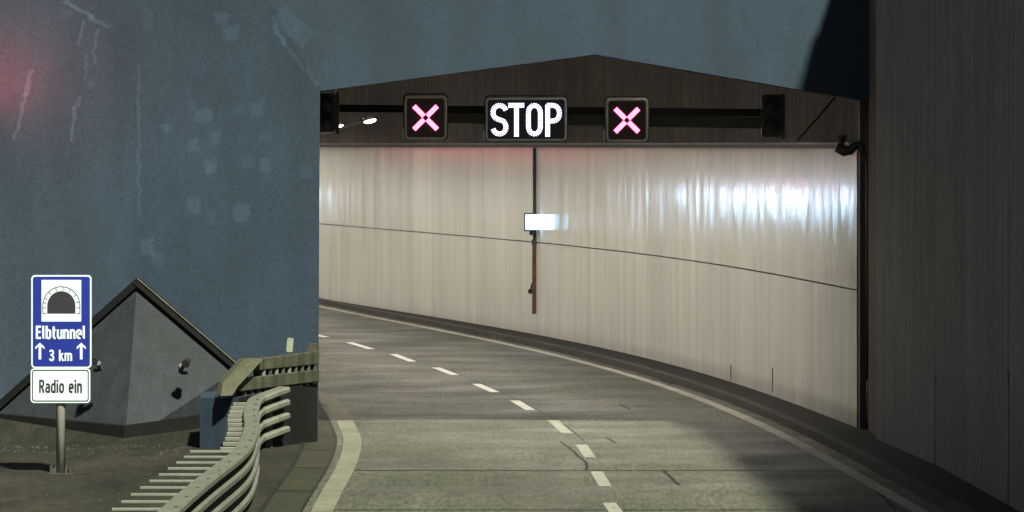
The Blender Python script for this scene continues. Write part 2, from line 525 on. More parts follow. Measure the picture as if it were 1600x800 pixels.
# dashed lane line: photo corners of every dash (top-left, bottom-right centre pixels)
dashes = [((952,786),(968,808)),((932,737),(946,760)),((908,695),(922,715)),((864,657),(886,677)),((804,626),(829,641)),((744,600),(774,613)),
          ((681,574.5),(711,586)),((614,553.5),(645,565)),((545,535),(580,545.5)),((470,518.5),(510,527))]
dash_mid = []
for di, (a, b) in enumerate(dashes):
    p = G(b[0], b[1]); q = G(a[0], a[1])
    d = (q-p).normalized(); r = Vector((d.y,-d.x,0))
    dash_mid.append((p+q)/2)
    mb = MB(); w = 0.085
    mb.add([p-r*w+Vector((0,0,.004)), p+r*w+Vector((0,0,.004)), q+r*w+Vector((0,0,.004)), q-r*w+Vector((0,0,.004))], [(0,1,2,3)])
    mb.build('lane_dash', M['line_near' if di < 4 else 'line'], road_o)  # dashes in the sun painted darker, those in the shaded tunnel lighter
for k in range(1, 9):   # towards the camera, below the frame
    y = 58.2-k*6.2
    mb = MB(); mb.add([(1.33,y,.004),(1.5,y,.004),(1.5,y+3,.004),(1.33,y+3,.004)], [(0,1,2,3)]); mb.build('lane_dash', M['line'], road_o)
# tar joints and cracks
def crack(pxs, w=0.035, z=0.003, sub=6):
    pts = [G(x, y) for x, y in pxs]
    out = []
    for a, b in zip(pts, pts[1:]):
        n = max(2, int((b-a).length/0.25))
        for i in range(n):
            q = a.lerp(b, i/n); q.x += random.uniform(-.012,.012); q.y += random.uniform(-.03,.03); out.append(q)
    out.append(pts[-1])
    ribbon('tar_joint', out, w, z, M['tar'], road_o)
crack([(548,735),(900,735.5),(1150,735),(1318,737)], 0.13)
crack([(505,797),(900,797),(1290,797)], 0.10)
crack([(876,690),(895,705),(916,722),(917,735)], 0.04)
crack([(1036,735),(1048,746),(1061,758)], 0.055)
crack([(1316,727),(1348,748),(1375,772),(1400,797)], 0.05)
crack([(948,684),(962,692)], 0.05)
crack([(560,650),(720,649),(900,651),(980,648)], 0.09)
crack([(968,632),(985,640)], 0.05)
crack([(1036,594),(1056,600)], 0.16)
seam = []
for p in sorted(dash_mid, key=lambda p: p.y): seam.append(p+Vector((0.11,0,0)))
ribbon('tar_joint', [p for p in smooth_poly(seam, 8) if p.y > 73], 0.022, 0.003, M['tar'], road_o)

# right pavement with kerb
kc = offset(re, 0.34, 0.0)
wl_near = [Vector((7.0,-20,0)), Vector((6.55,40,0)), Vector((6.03,59.5,0)), Vector((5.8,66.7,0)), Vector((5.42,72.4,0))]
def wall_x(y):
    if y < 75.3:
        q = wl_near+[wall_c[0]]
        return x_at(q, y)
    return None
ki = [p for p in kc]
wallside = []
wr = resample(wall_c, 1.0)
for p in ki:
    if p.y < 75.3: wallside.append(Vector((wall_x(p.y)+0.3, p.y, 0)))
    else:
        q = min(wall_c, key=lambda c: (c-p).length); wallside.append(q+Vector((0.3,0.05,0)))
mb = MB()
H = 0.12
k2 = offset(ki, 0.17, 0)
mb.strip([Vector((p.x,p.y,H-0.003)) for p in k2], [Vector((p.x,p.y,H-0.003)) for p in wallside])
pav = mb.build('pavement', M['walk']); tag(pav, kind='structure')
mb = MB()
mb.strip([Vector((p.x,p.y,-0.02)) for p in ki], [Vector((p.x+.015,p.y,H)) for p in ki])
mb.strip([Vector((p.x+.015,p.y,H)) for p in ki], [Vector((p.x,p.y,H)) for p in k2])
mb.build('kerb', M['kerb'], pav)

# left verge, rising towards the portal
def vz(x, y):
    t = min(max((y-73.6)/1.5, 0), 1.15)
    s_ = min(max((-3.3-x)/1.2, 0), 1)
    return 0.008 + 0.29*t*s_
mb = MB()
ys = list(np.arange(-20, 60, 4.0))+list(np.arange(60, 96, 0.6))
xs_rel = [0,-0.5,-1.0,-1.5,-2,-2.6,-3.2,-4,-5,-6.5,-9,-14,-25,-60]
rows = []
for y in ys:
    x0 = x_at(left_c, y)-0.72
    rows.append([(x0+dx, y, vz(x0+dx, y)+ (random.uniform(-.006,.006) if dx else 0)) for dx in xs_rel])
n = len(xs_rel)
mb.add([v for r_ in rows for v in r_], [(i*n+k, i*n+k+1, (i+1)*n+k+1, (i+1)*n+k) for i in range(len(rows)-1) for k in range(n-1)])
M['verge'] = mat('verge_asphalt', (0.0195,0.0185,0.0135), 0.9, var=((0.25,0.3),(0.9,0.5),(6,0.35),(30,0.4)), stretch=(1,0.25,1), bump=0.4, bscale=30)
tag(mb.build('verge', M['verge'], smooth=True), kind='structure')
# gutter strip between verge and edge line
gl = [p for p in resample(left_c, 0.6) if p.y < 92]
mb = MB(); mb.strip(offset(gl, -0.74, 0.016), offset(gl, -0.24, 0.006))
gut = mb.build('gutter', M['gutter']); tag(gut, kind='structure')
ribbon('gutter_joint', offset(gl, -0.25), 0.035, 0.011, M['tar'], gut)
ribbon('gutter_joint', offset(gl, -0.74), 0.06, 0.021, M['tar'], gut)
for y in (57.5, 63.0, 67.5, 71.5, 75.0, 79.0):
    x0 = x_at(left_c, y)
    mb = MB(); mb.add([(x0-.74,y,.0215),(x0-.25,y,.0115),(x0-.25,y+.06,.0115),(x0-.74,y+.06,.0215)], [(0,1,2,3)]); mb.build('gutter_joint', M['tar'], gut)

# ------------------------------------------------------------------ tunnel walls
def lining_part(name, curve, side, z0, z1, parent, org, s0=0.0, seed=1, smax=None):
    """panels along a wall; side=-1: faces the left of travel"""
    rg = np.random.RandomState(seed)
    per = 8; pw = 0.85
    pts = resample(curve, pw/per)
    if smax: pts = pts[:int(smax/(pw/per))]
    ns = normals(pts)
    nz = 9
    npan = len(pts)//per+2
    amp = rg.uniform(-0.002, 0.0055, npan); tilt = rg.uniform(-0.0022, 0.0022, npan); lean = rg.uniform(-0.003,0.003,npan)
    wob = rg.uniform(-0.0006, 0.0006, (npan, nz))
    vs_ = []; uvs = []
    for i, (p, n_) in enumerate(zip(pts, ns)):
        k = i//per; t = (i % per)/per
        for j in range(nz):
            zz = j/(nz-1)
            o = amp[k]*math.sin(math.pi*t)+tilt[k]*(t-.5)+lean[k]*(zz-.5)*math.sin(math.pi*t)+wob[k,j]*math.sin(math.pi*t)
            q = p+n_*(side*o)
            vs_.append((q.x-org[0], q.y-org[1], z0+(z1-z0)*zz-org[2])); uvs.append((i*pw/per, z0+(z1-z0)*zz))
    fs_ = []
    for i in range(len(pts)-1):
        for j in range(nz-1):
            f = (i*nz+j, (i+1)*nz+j, (i+1)*nz+j+1, i*nz+j+1)
            fs_.append(f if side > 0 else f[::-1])
    me = bpy.data.meshes.new(name); me.from_pydata(vs_, [], fs_); me.update()
    ul = me.uv_layers.new(name='UVMap')
    idx = np.empty(len(me.loops), dtype=np.int32); me.loops.foreach_get('vertex_index', idx)
    ul.data.foreach_set('uv', np.array(uvs, dtype=np.float32)[idx].ravel())
    me.materials.append(M['lining'])
    me.polygons.foreach_set('use_smooth', [True]*len(me.polygons))
    ob = bpy.data.objects.new(name, me); COL.objects.link(ob); ob.parent = parent
    return ob

ZT = 4.49; ZS = 2.245
LW = thing('tunnel_wall', 'curving tunnel side wall clad in glossy white panels under dark concrete', 'wall', tuple(wall_c[0]))
ORG = tuple(wall_c[0])
lining_part('lower_lining', wall_c, -1, 0.12, ZS-0.011, LW, ORG, seed=3)
lining_part('upper_lining', wall_c, -1, ZS+0.011, ZT, LW, ORG, seed=4)
def local(mb, org):
    o = Vector(org); mb.v = [tuple(Vector(v)-o) for v in mb.v]; return mb
wr2 = resample(wall_c, 1.0)
mb = MB(); a = offset(wr2, 0.05); b = offset(wr2, 0.5)
zc0, zc1 = 0.0, 7.5
for q, w_ in ((a, None),):
    mb.strip([Vector((p.x,p.y,zc0)) for p in a], [Vector((p.x,p.y,zc1)) for p in a])
    mb.strip([Vector((p.x,p.y,zc0)) for p in b], [Vector((p.x,p.y,zc1)) for p in b])
    mb.strip([Vector((p.x,p.y,zc1)) for p in a], [Vector((p.x,p.y,zc1)) for p in b])
    mb.add([(a[0].x,a[0].y,zc0),(b[0].x,b[0].y,zc0),(b[0].x,b[0].y,zc1),(a[0].x,a[0].y,zc1)], [(0,1,2,3)])
local(mb, ORG).build('concrete_backing', M['dark_concrete'], LW)
# cable tray along the panel top
tp = [(p, n_) for p, n_ in zip(wr2, normals(wr2))]
mb = MB()
mb.sweep([(p+Vector((0,0,ZT)), n_) for p, n_ in tp], [(-0.10,-0.055),(0.04,-0.055),(0.04,0.01),(-0.10,0.01)])
tray = local(mb, ORG).build('cable_tray', M['black_steel'], LW)
M['tray_lip'] = mat('tray_lip', (0.20,0.19,0.175), 0.45, metal=0.3, var=((1.5,0.3),(14,0.4),(50,0.25)))
mb = MB()
mb.sweep([(p+Vector((0,0,ZT)), n_) for p, n_ in tp], [(-0.13,0.012),(0.045,0.012),(0.045,0.045),(-0.13,0.045)])
local(mb, ORG).build('tray_lip', M['tray_lip'], LW)

M['seam_grey'] = mat('seam_grey', (0.30,0.285,0.26), 0.6)
for px, y0_, y1_ in ((1143,570,594),(1205,575,612)):
    q = min(wall_c, key=lambda p: abs(800+p.x/p.y*F-px)); za, zb_ = CH-(y1_-HZ)/F*q.y, CH-(y0_-HZ)/F*q.y
    mb = MB(); mb.box(q.x-.012, q.x-.004, q.y-.07, q.y+.07, max(za,.125), zb_)
    local(mb, ORG).build('panel_seam', M['seam_grey'], LW)
# left lining wall, round the bend behind the portal
lw_c = [p for p in offset(resample(edge_c, 1.0), -8.45) if p.y > 76.0]
LL = thing('tunnel_wall', 'inner white panel wall of the tunnel hidden behind the blue portal', 'wall', tuple(lw_c[0]))
lining_part('lining', lw_c, 1, 0.02, ZT, LL, tuple(lw_c[0]), seed=9)
mb = MB(); a = offset(lw_c, -0.05)
mb.strip([Vector((p.x,p.y,-0.02)) for p in a], [Vector((p.x,p.y,7.5)) for p in a])
local(mb, lw_c[0]).build('concrete_backing', M['dark_concrete'], LL)
# ceiling
mb = MB()
ce = [p for p in resample(edge_c, 1.0) if p.y > 75.0]
mb.strip(offset(ce, -9.3, 7.4), offset(ce, 2.2, 7.4)); mb.strip(offset(ce, -9.6, 7.9), offset(ce, 2.5, 7.9))
tag(mb.build('tunnel_ceiling', M['ceiling']), 'sooty concrete slab over the tunnel carriageway', 'ceiling', kind='structure')
e = ce[-1]; n_e = normals(ce)[-1]
mb = MB(); q0 = e+n_e*(-9.5); q1 = e+n_e*2.5
mb.add([(q0.x,q0.y,-.02),(q1.x,q1.y,-.02),(q1.x,q1.y,7.9),(q0.x,q0.y,7.9)], [(0,1,2,3)])
tag(mb.build('tunnel_end', M['ceiling']), 'far dark end of the tunnel bore', 'wall', kind='structure')

# ceiling luminaires: wall washers with a visor, in two rows under the slab, each throwing its light across to the far wall
def luminaire():
    t = thing('ceiling_luminaire', 'slim visored luminaire hung under the tunnel slab behind the portal lintel', 'lamp', group='luminaires in rows under the tunnel ceiling')
    a_ = R(33); d = Vector((math.cos(a_),0,-math.sin(a_))); u_ = Vector((math.sin(a_),0,math.cos(a_)))   # aimed along +x, down
    hh_ = 0.07; L_ = 1.5
    def pt(p, q, y): v = d*p+u_*q; return (v.x, y, v.z)
    mb = MB()
    pr = [(-.10,-hh_-.02),(0,-hh_-.02),(0,-hh_-.004),(-.012,-hh_),(-.012,hh_),(0,hh_+.004),(0,hh_+.02),(-.10,hh_+.02)]
    n_ = len(pr)
    mb.add([pt(p,q,-L_/2-.01) for p,q in pr]+[pt(p,q,L_/2+.01) for p,q in pr], [tuple(range(n_)),tuple(range(2*n_-1,n_-1,-1))]+[(i,i+n_,(i+1)%n_+n_,(i+1)%n_) for i in range(n_)])
    mb.build('housing', M['dark_steel'], t)
    mb = MB(); mb.add([pt(-.008,-hh_+.002,-L_/2),pt(-.008,-hh_+.002,L_/2),pt(-.008,hh_-.002,L_/2),pt(-.008,hh_-.002,-L_/2)], [(0,1,2,3)])
    o_ = mb.build('diffuser', M['tube_light'], t, recalc=False)
    mb = MB()
    v0 = d*0.0+u_*(hh_+.024); vd = Vector((math.cos(R(VIS)),0,-math.sin(R(VIS))))
    v1 = v0+vd*.55; up = Vector((0,0,.008))
    mb.add([v0+Vector((0,-L_/2,0)),v1+Vector((0,-L_/2,0)),v1+Vector((0,L_/2,0)),v0+Vector((0,L_/2,0)),v0+up+Vector((0,-L_/2,0)),v1+up+Vector((0,-L_/2,0)),v1+up+Vector((0,L_/2,0)),v0+up+Vector((0,L_/2,0))],
           [(0,1,2,3),(4,7,6,5),(0,4,5,1),(1,5,6,2),(2,6,7,3),(3,7,4,0)])
    for y_ in (-L_/2-.012, L_/2+.004):      # end cheeks
        c0_, c1_, c2_, c3_ = v0, v1, d*.55-u_*(hh_+.02), -u_*(hh_+.02)
        mb.add([q_+Vector((0,y_+e_,0)) for e_ in (0,.008) for q_ in (c0_,c1_,c2_,c3_)], [(0,1,2,3),(7,6,5,4),(0,4,5,1),(1,5,6,2),(2,6,7,3),(3,7,4,0)])
    mb.build('visor', M['black_steel'], t)
    return t
VIS = 33
lum0 = luminaire(); first = True
cr = [p for p in resample(edge_c, 1.0) if 77.0 < p.y < 215]
cn = normals(cr)
for off, flip in ((-6.4, 0), (-0.8, math.pi)):
    for i in range(4 if not flip else 1, len(cr), 5):
        t = lum0 if first else copy_tree(lum0)
        first = False
        p = cr[i]+cn[i]*off
        t.location = (p.x, p.y, 7.15); t.rotation_euler = (0,0,math.atan2(cn[i].y, cn[i].x)+flip)

# ------------------------------------------------------------------ blue portal
DP = 74.5
def V(px, py, D): return P(px, py, D)
DF, DL = 75.0, 75.45
def ray_line(px, pa, pb):
    """distance where the view column px meets the plan line pa-pb"""
    m = (px-800)/F
    dx, dy = pb[0]-pa[0], pb[1]-pa[1]
    t = (m*pa[1]-pa[0])/(dx-m*dy)
    return pa[1]+t*dy
PP = ((499-800)/F*DP, DP); PF = ((217-800)/F*DF, DF); PL = ((-100-800)/F*DL, DL)
def blue_depth(px):
    return ray_line(px, PF, PP) if px >= 217 else ray_line(px, PL, PF)
f = {}
f['p0'] = V(497, 700, DP); f['p0'].z = -0.05
f['p1'] = V(500, 142, DP)
f['ap'] = V(930, 85, DP)
f['r'] = V(1372, 161, DP)
f['c'] = V(404, -30, blue_depth(404)+0.004)
f['tc'] = V(250, -330, blue_depth(250)+0.004)
f['tm'] = V(930, -560, DP)
f['tr'] = V(1500, -560, DP)
f['rr'] = V(1500, 175, DP)
f['f0'] = V(217, 700, DF); f['f0'].z = -0.05
f['fm'] = V(217, 425, DF)
f['f1'] = V(217, -560, DF)
f['l0'] = V(-140, 700, blue_depth(-140)); f['l0'].z = -0.05
f['l1'] = V(-140, -560, blue_depth(-140))
names = list(f); ix = {n_: i for i, n_ in enumerate(names)}
front = [('l0','f0','fm','l1'),('fm','f1','l1'),('f0','p0','p1','c','fm'),('fm','c','tc','f1'),('p1','ap','tm','c'),('c','tm','tc'),('tc','tm','f1'),('ap','r','rr','tr','tm')]
nv = len(names)
vs_ = [f[n_] for n_ in names]+[f[n_]+Vector((-0.05 if n_ in ('p0','p1') else 0, 0.9, 0)) for n_ in names]
fs_ = []
edges = {}
for fc in front:
    ii = [ix[n_] for n_ in fc]
    fs_.append(tuple(ii)); fs_.append(tuple(i+nv for i in reversed(ii)))
    for a_, b_ in zip(ii, ii[1:]+ii[:1]):
        edges[(a_,b_)] = 1
for (a_, b_) in list(edges):
    if (b_, a_) not in edges: fs_.append((b_, a_, a_+nv, b_+nv))
mb = MB(); mb.add(vs_, fs_)
portal = mb.build('tunnel_portal', M['blue'], origin=(f['p0'].x, f['p0'].y, 0))
tag(portal, 'huge folded blue grey painted portal face framing the tunnel mouth', 'portal')

# plinth wedge at the portal foot
pb = Vector(((195-800)/F*73.9, 73.9, 0.06))
apex = V(215, 436, 74.85)
rt = V(376, 574, blue_depth(376)-0.05); rb = V(348, 650, blue_depth(348)-0.05)
lt = V(-25, 650, blue_depth(-25)-0.05); lb = V(-25, 660, blue_depth(-25)-0.05)

wo = Vector((pb.x, pb.y, 0))
W = thing('portal_plinth', 'grey wedge shaped plinth with sloping copings behind the tunnel sign', 'plinth', tuple(wo))
mb = MB()
mb.add([pb+Vector((0,0,-.1)), apex, rt, rb+Vector((0,0,-.35)), lt, lb+Vector((0,0,-.4)), rt+Vector((0,.3,0)), lt+Vector((0,.3,0))],
       [(0,3,2),(0,2,1),(0,1,4),(0,4,5)])
local(mb, wo).build('body', M['wedge'], W)
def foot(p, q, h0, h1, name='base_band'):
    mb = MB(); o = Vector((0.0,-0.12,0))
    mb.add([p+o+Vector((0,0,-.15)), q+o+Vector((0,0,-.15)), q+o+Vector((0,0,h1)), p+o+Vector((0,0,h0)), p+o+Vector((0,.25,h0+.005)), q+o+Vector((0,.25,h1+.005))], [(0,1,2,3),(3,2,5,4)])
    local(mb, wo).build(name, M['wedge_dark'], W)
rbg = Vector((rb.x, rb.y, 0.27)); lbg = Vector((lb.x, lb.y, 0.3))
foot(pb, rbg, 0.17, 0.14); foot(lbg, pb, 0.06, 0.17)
def coping(p, q, cap=True):
    d = (q-p).normalized(); up = Vector((0,0,1))
    dn = (d.cross(Vector((0,-1,0)))).normalized()
    if dn.z > 0: dn = -dn
    out = Vector((0,-0.13,0))
    a_, b_ = p+out-dn*0.02, q+out-dn*0.02
    mb = MB(); th = 0.105
    mb.add([a_, b_, b_+dn*th, a_+dn*th, p+dn*th+Vector((0,.2,0)), q+dn*th+Vector((0,.2,0)), p-dn*.02+Vector((0,.25,0)), q-dn*.02+Vector((0,.25,0))],
           [(0,1,2,3),(3,2,5,4),(0,6,7,1),(0,3,4,6),(1,7,5,2)])
    local(mb, wo).build('coping', M['fascia'], W)
    if not cap: return
    mb = MB(); u = -dn*0.006
    mb.add([a_+u+Vector((0,-.02,0)), b_+u+Vector((0,-.02,0)), q+u+Vector((0,-.06,0))-dn*.008, p+u+Vector((0,-.06,0))-dn*.008,
            a_+dn*.012+Vector((0,-.02,0)), b_+dn*.012+Vector((0,-.02,0))], [(0,1,2,3),(4,5,1,0)])
    local(mb, wo).build('capping_strip', M['cap'], W)
coping(apex, rt+Vector((.06,0,-.05)))
coping(lt, apex, False)

M['bracket_grey'] = mat('bracket_grey', (0.085,0.09,0.095), 0.6, var=((20,0.2),))
# little floodlights on the plinth
def floodlight(px, py, D, label, flip=1):
    c = V(px, py, D)
    t = thing('floodlight', label, 'floodlight', tuple(c), group='small floodlights on the plinth')
    mb = MB(); mb.tube([(0.03*flip,-.16,.03),(0.05*flip,-.03,.08)],[.065,.05],12); mb.build('lamp_head', M['black_steel'], t, smooth=False)
    mb = MB(); mb.tube([(-0.06*flip,0.03,-.10),(-0.03*flip,-.08,0.0)],[.035,.045],10); mb.build('bracket', M['bracket_grey'], t)
    mb = MB(); mb.box(-.05,.05,-.01,.05,-.14,-.09); mb.build('foot', M['black_steel'], t)
    return t
floodlight(288, 571, 74.0, 'small dark floodlight on the right face of the grey plinth')
floodlight(151, 567, 73.9, 'small floodlight half hidden behind the blue tunnel sign', -1)

# ------------------------------------------------------------------ right retaining wall
RW = thing('retaining_wall', 'tall bare concrete retaining wall in shadow along the right of the road', 'wall', (5.8,66.7,0))
RO = Vector((5.8,66.7,0))
jy = [72.4, 66.7, 59.2, 51.7, 44.2, 36.7, 29.2, 21.7, 14.2, 6.7, -0.8, -8.3]
TOP = 8.6
for y1, y0 in zip(jy, jy[1:]):
    g = 0.02
    xa, xb = wall_x(y0+g), wall_x(y1-g)
    mb = MB()
    mb.add([(xa,y0+g,-.05),(xb,y1-g,-.05),(xb+.45,y1-g,-.05),(xa+.45,y0+g,-.05),(xa,y0+g,TOP),(xb,y1-g,TOP),(xb+.45,y1-g,TOP),(xa+.45,y0+g,TOP)],
           [(0,3,2,1),(4,5,6,7),(0,1,5,4),(1,2,6,5),(2,3,7,6),(3,0,4,7)])
    local(mb, RO).build('wall_panel', M['concrete'], RW)
mb = MB(); mb.add([(5.47,72.35,-.05),(5.47,76.6,-.05),(6.1,76.6,-.05),(6.1,72.35,-.05),(5.47,72.35,TOP),(5.47,76.6,TOP),(6.1,76.6,TOP),(6.1,72.35,TOP)],
   [(0,3,2,1),(4,5,6,7),(0,1,5,4),(1,2,6,5),(2,3,7,6),(3,0,4,7)])
local(mb, RO).build('return_panel', M['dark_concrete'], RW)
mb = MB()
A = [Vector((wall_x(y)+.06, y, 0)) for y in (72.3,66,59,50,40,20,0,-8)]
mb.strip([Vector((p.x,p.y,-.05)) for p in A], [Vector((p.x,p.y,TOP-.02)) for p in A])
local(mb, RO).build('joint_filler', M['black_steel'], RW)
for y, zt in ((66.7, 1.35), (59.2, 1.75)):
    x = wall_x(y)
    mb = MB(); mb.box(x-.008, x+.02, y-.05, y+.05, .1, zt); mb.box(x-.014,x+.02,y-.07,y+.07,zt-.12,zt)
    local(mb, RO).build('drain_channel', M['dark_steel'], RW)

# end post between retaining wall and lining, with a drain pipe
EP = thing('end_post', 'narrow dark steel post closing the white panels beside the concrete wall', 'post', (5.42,75.1,0))
x0 = 5.36
mb = MB(); mb.box(x0, x0+.12, 74.96, 75.26, -.02, 5.3); local(mb,(5.42,75.1,0)).build('channel', M['black_steel'], EP)
mb = MB(); mb.box(x0+.14, x0+.6, 75.0, 75.4, -.02, 5.6); local(mb,(5.42,75.1,0)).build('filler_plate', M['dark_steel'], EP)
mb = MB(); mb.tube([(x0+.115,74.7,.9),(x0+.115,74.7,5.2)], .045, 10); mb.tube([(x0+.115,74.7,.0),(x0+.115,74.7,.9)], .03, 10)
local(mb,(5.42,75.1,0)).build('pipe', M['black_steel'], EP, smooth=True)

# pipe elbow by the post
c = V(1327, 228, 75.0)
EL = thing('pipe_elbow', 'black pipe elbow with a valve at the right end of the cable tray', 'pipe', tuple(c))
k = 75.0/F
mb = MB()
mb.tube([(-20*k,0,-2*k),(-8*k,0,-8*k),(2*k,0,-7*k),(10*k,0,1*k),(16*k,0,3*k),(20*k,0,-2*k),(21*k,0,-14*k)], [.075,.085,.07,.06,.06,.06,.05], 12)
mb.build('elbow', M['black_steel'], EL, smooth=True)
mb = MB(); mb.tube([(-12*k,0,0),(-12*k,0,12*k)], .045, 10); mb.tube([(-12*k,0,11*k),(-12*k,0,17*k)], .07, 12); mb.build('valve', M['black_steel'], EL)
# diagonal conduit
mb = MB(); mb.tube([V(1306,150,76.6), V(1283,178,76.4), V(1246,219,76.2)], 0.018, 8)
tag(mb.build('conduit', M['black_steel'], origin=V(1246,219,76.2), smooth=True), 'thin black conduit slanting across the dark concrete at right', 'conduit')

# ------------------------------------------------------------------ signal gantry
DG = 78.5; kg = DG/F
bl = V(500, 167, DG); br = V(1200, 176, DG)
GB = thing('gantry_beam', 'long dark horizontal beam carrying the lane signals across the tunnel mouth', 'beam', tuple(bl))
M['plate'] = mat('plate_steel', (0.05,0.046,0.042), 0.6, var=((3,0.2),(50,0.25)))
mb = MB(); mb.beam(Vector((-4.7,DG+.25,bl.z)), Vector((br.x,DG+.25,br.z)), 0.14, 0.12); local(mb, bl).build('top_chord', M['beam_black'], GB)
mb = MB(); mb.beam(Vector((-1.1,DG+.33,bl.z-.165)), Vector((br.x,DG+.33,br.z-.165)), 0.05, 0.19); local(mb, bl).build('lower_plate', M['plate'], GB)

def led_bar(p, q, w, rows=3, r=0.018, pitch=0.026):
    """dots filling a bar"""
    mb = MB()
    p = Vector(p); q = Vector(q); L = (q-p).length; d = (q-p)/L; s_ = Vector((-d.z,0,d.x))
    n_ = int(L/pitch)
    for i in range(n_+1):
        for j in range(rows):
            c_ = p+d*(L*i/n_)+s_*((j-(rows-1)/2)*w/rows)
            mb.disc(c_, r, 0.006, 8)
    return mb

def lane_signal(px, py, label):
    c_ = V(px, py, DG)
    t = thing('lane_signal', label, 'lane signal', tuple(c_), group='lane closure signals on the gantry beam')
    w, h = 66*kg, 68*kg
    mb = MB(); mb.prism(rrect(0,0,w-.02,h-.02,.06), 0.0, 0.20); mb.build('housing', M['signal_black'], t)
    mb = MB(); mb.ring(rrect(0,0,w,h,.07), rrect(0,0,w-.075,h-.075,.05), -0.03, 0.02); mb.build('frame', M['frame_grey'], t, bevel=0.006)
    mb = MB(); mb.ring(rrect(0,.02,w+.05,h+.05,.08), rrect(0,.02,w+.005,h+.005,.07), 0.03, 0.10); mb.build('backing_board', M['black_steel'], t)
    a_, b_ = 0.036, 0.178
    for sx in (-1,1):
        for sz in (-1,1):
            m_ = led_bar((sx*a_, -.012, sz*a_), (sx*b_, -.012, sz*b_), 0.075, 3, 0.0135, 0.028)
            m_.build('led_bar', M['led_red'], t)
    mb = MB(); mb.beam((-w/2-.025,0.02,-h/2+.0),(-w/2-.025,0.02,-h/2+.20),0.02,0.03); mb.build('side_bracket', M['sign_white'], t)
    mb = MB(); mb.box(-.08,.08,.18,.26,-.05,.25); mb.build('mount', M['black_steel'], t)
    return t
lane_signal(665, 184, 'lit red X lane signal left of the STOP sign')
lane_signal(979.5, 188, 'lit red X lane signal right of the STOP sign')

# stroke letters --------------------------------------------------
def arc(cx, cz, rx, rz, a0, a1, n=8):
    return [(cx+rx*math.cos(R(a0+(a1-a0)*i/n)), cz+rz*math.sin(R(a0+(a1-a0)*i/n))) for i in range(n+1)]
GL = {   # width, strokes (cap height 1)
 'S': (0.56, [arc(.28,.74,.22,.20,20,180,9)[0:]+arc(.28,.72,.22,.22,190,235,3)+arc(.28,.28,.22,.22,55,0,4)+arc(.28,.26,.22,.20,-10,-165,9)]),
 'T': (0.54, [[(.02,.94),(.52,.94)],[(.27,.94),(.27,0)]]),
 'O': (0.56, [arc(.28,.72,.21,.22,0,180,10)+arc(.28,.28,.21,.22,180,360,10)+[(.49,.72)]]),
 'P': (0.55, [[(.08,0),(.08,.94)],[(.08,.94),(.28,.94)]+arc(.28,.70,.21,.24,90,-90,10)+[(.08,.46)]]),
 'E': (0.50, [[(.08,0),(.08,1)],[(.08,.93),(.46,.93)],[(.08,.53),(.42,.53)],[(.08,.07),(.46,.07)]]),
 'l': (0.24, [[(.09,1.0),(.09,.16)]+arc(.19,.16,.10,.09,180,270,4)]),
 'b': (0.52, [[(.08,1),(.08,0)],[(.08,.50)]+arc(.25,.50,.17,.17,140,0,7)+arc(.25,.22,.17,.17,0,-140,7)+[(.08,.20)]]),
 't': (0.36, [[(.14,.95),(.14,.20)]+arc(.25,.19,.11,.13,180,270,5)+[(.32,.06)],[(.01,.66),(.32,.66)]]),
 'u': (0.52, [[(.08,.72),(.08,.22)]+arc(.25,.22,.17,.16,180,320,8)+[(.43,.2)],[(.43,.72),(.43,0)]]),
 'n': (0.52, [[(.08,.72),(.08,0)],[(.08,.5)]+arc(.25,.50,.17,.16,140,0,8)+[(.42,0)]]),
 'e': (0.52, [[(.08,.37),(.43,.37),(.43,.48)]+arc(.255,.49,.175,.17,0,180,9)+[(.08,.24)]+arc(.255,.23,.175,.17,180,310,8)]),
 'k': (0.50, [[(.08,1),(.08,0)],[(.08,.28),(.40,.70)],[(.20,.42),(.44,0)]]),
 'm': (0.80, [[(.08,.72),(.08,0)],[(.08,.52)]+arc(.235,.52,.15,.14,140,0,7)+[(.39,0)],[(.39,.52)]+arc(.545,.52,.15,.14,140,0,7)+[(.70,0)]]),
 'R': (0.56, [[(.08,0),(.08,1)],[(.08,.93),(.28,.93)]+arc(.28,.71,.19,.22,90,-90,9)+[(.08,.49)],[(.28,.49),(.49,0)]]),
 'a': (0.52, [[(.43,0),(.43,.48)]+arc(.26,.49,.17,.17,0,150,8),[(.43,.40),(.24,.40)]+arc(.24,.225,.16,.165,90,270,8)+[(.36,.09),(.43,.16)]]),
 'd': (0.52, [[(.43,1),(.43,0)],[(.43,.52)]+arc(.26,.50,.17,.17,40,180,7)+arc(.26,.22,.17,.17,180,320,7)+[(.43,.20)]]),
 'i': (0.20, [[(.09,.72),(.09,0)],[(.09,1.0),(.09,.86)]]),
 'o': (0.52, [arc(.255,.50,.175,.17,0,180,8)+arc(.255,.22,.175,.17,180,360,8)+[(.43,.50)]]),
 '3': (0.52, [arc(.25,.745,.18,.20,160,-60,9)+[(.22,.55)]+arc(.25,.27,.20,.215,85,-165,11)]),
 ' ': (0.34, []),
}
def ribbon_pts(pts, w):
    pts = [Vector((x,0,z)) for x, z in pts]
    q = [pts[0]]
    for p in pts[1:]:
        if (p-q[-1]).length > 1e-4: q.append(p)
    L = []; Rr = []
    for i, p in enumerate(q):
        d1 = (q[i]-q[i-1]).normalized() if i else (q[1]-q[0]).normalized()
        d2 = (q[i+1]-q[i]).normalized() if i < len(q)-1 else d1
        d = (d1+d2)
        d = d.normalized() if d.length > 1e-3 else d1
        s_ = Vector((-d.z,0,d.x)); c_ = max(0.5, d.dot(d1))
        L.append(p+s_*(w/2/c_)); Rr.append(p-s_*(w/2/c_))
    return L, Rr
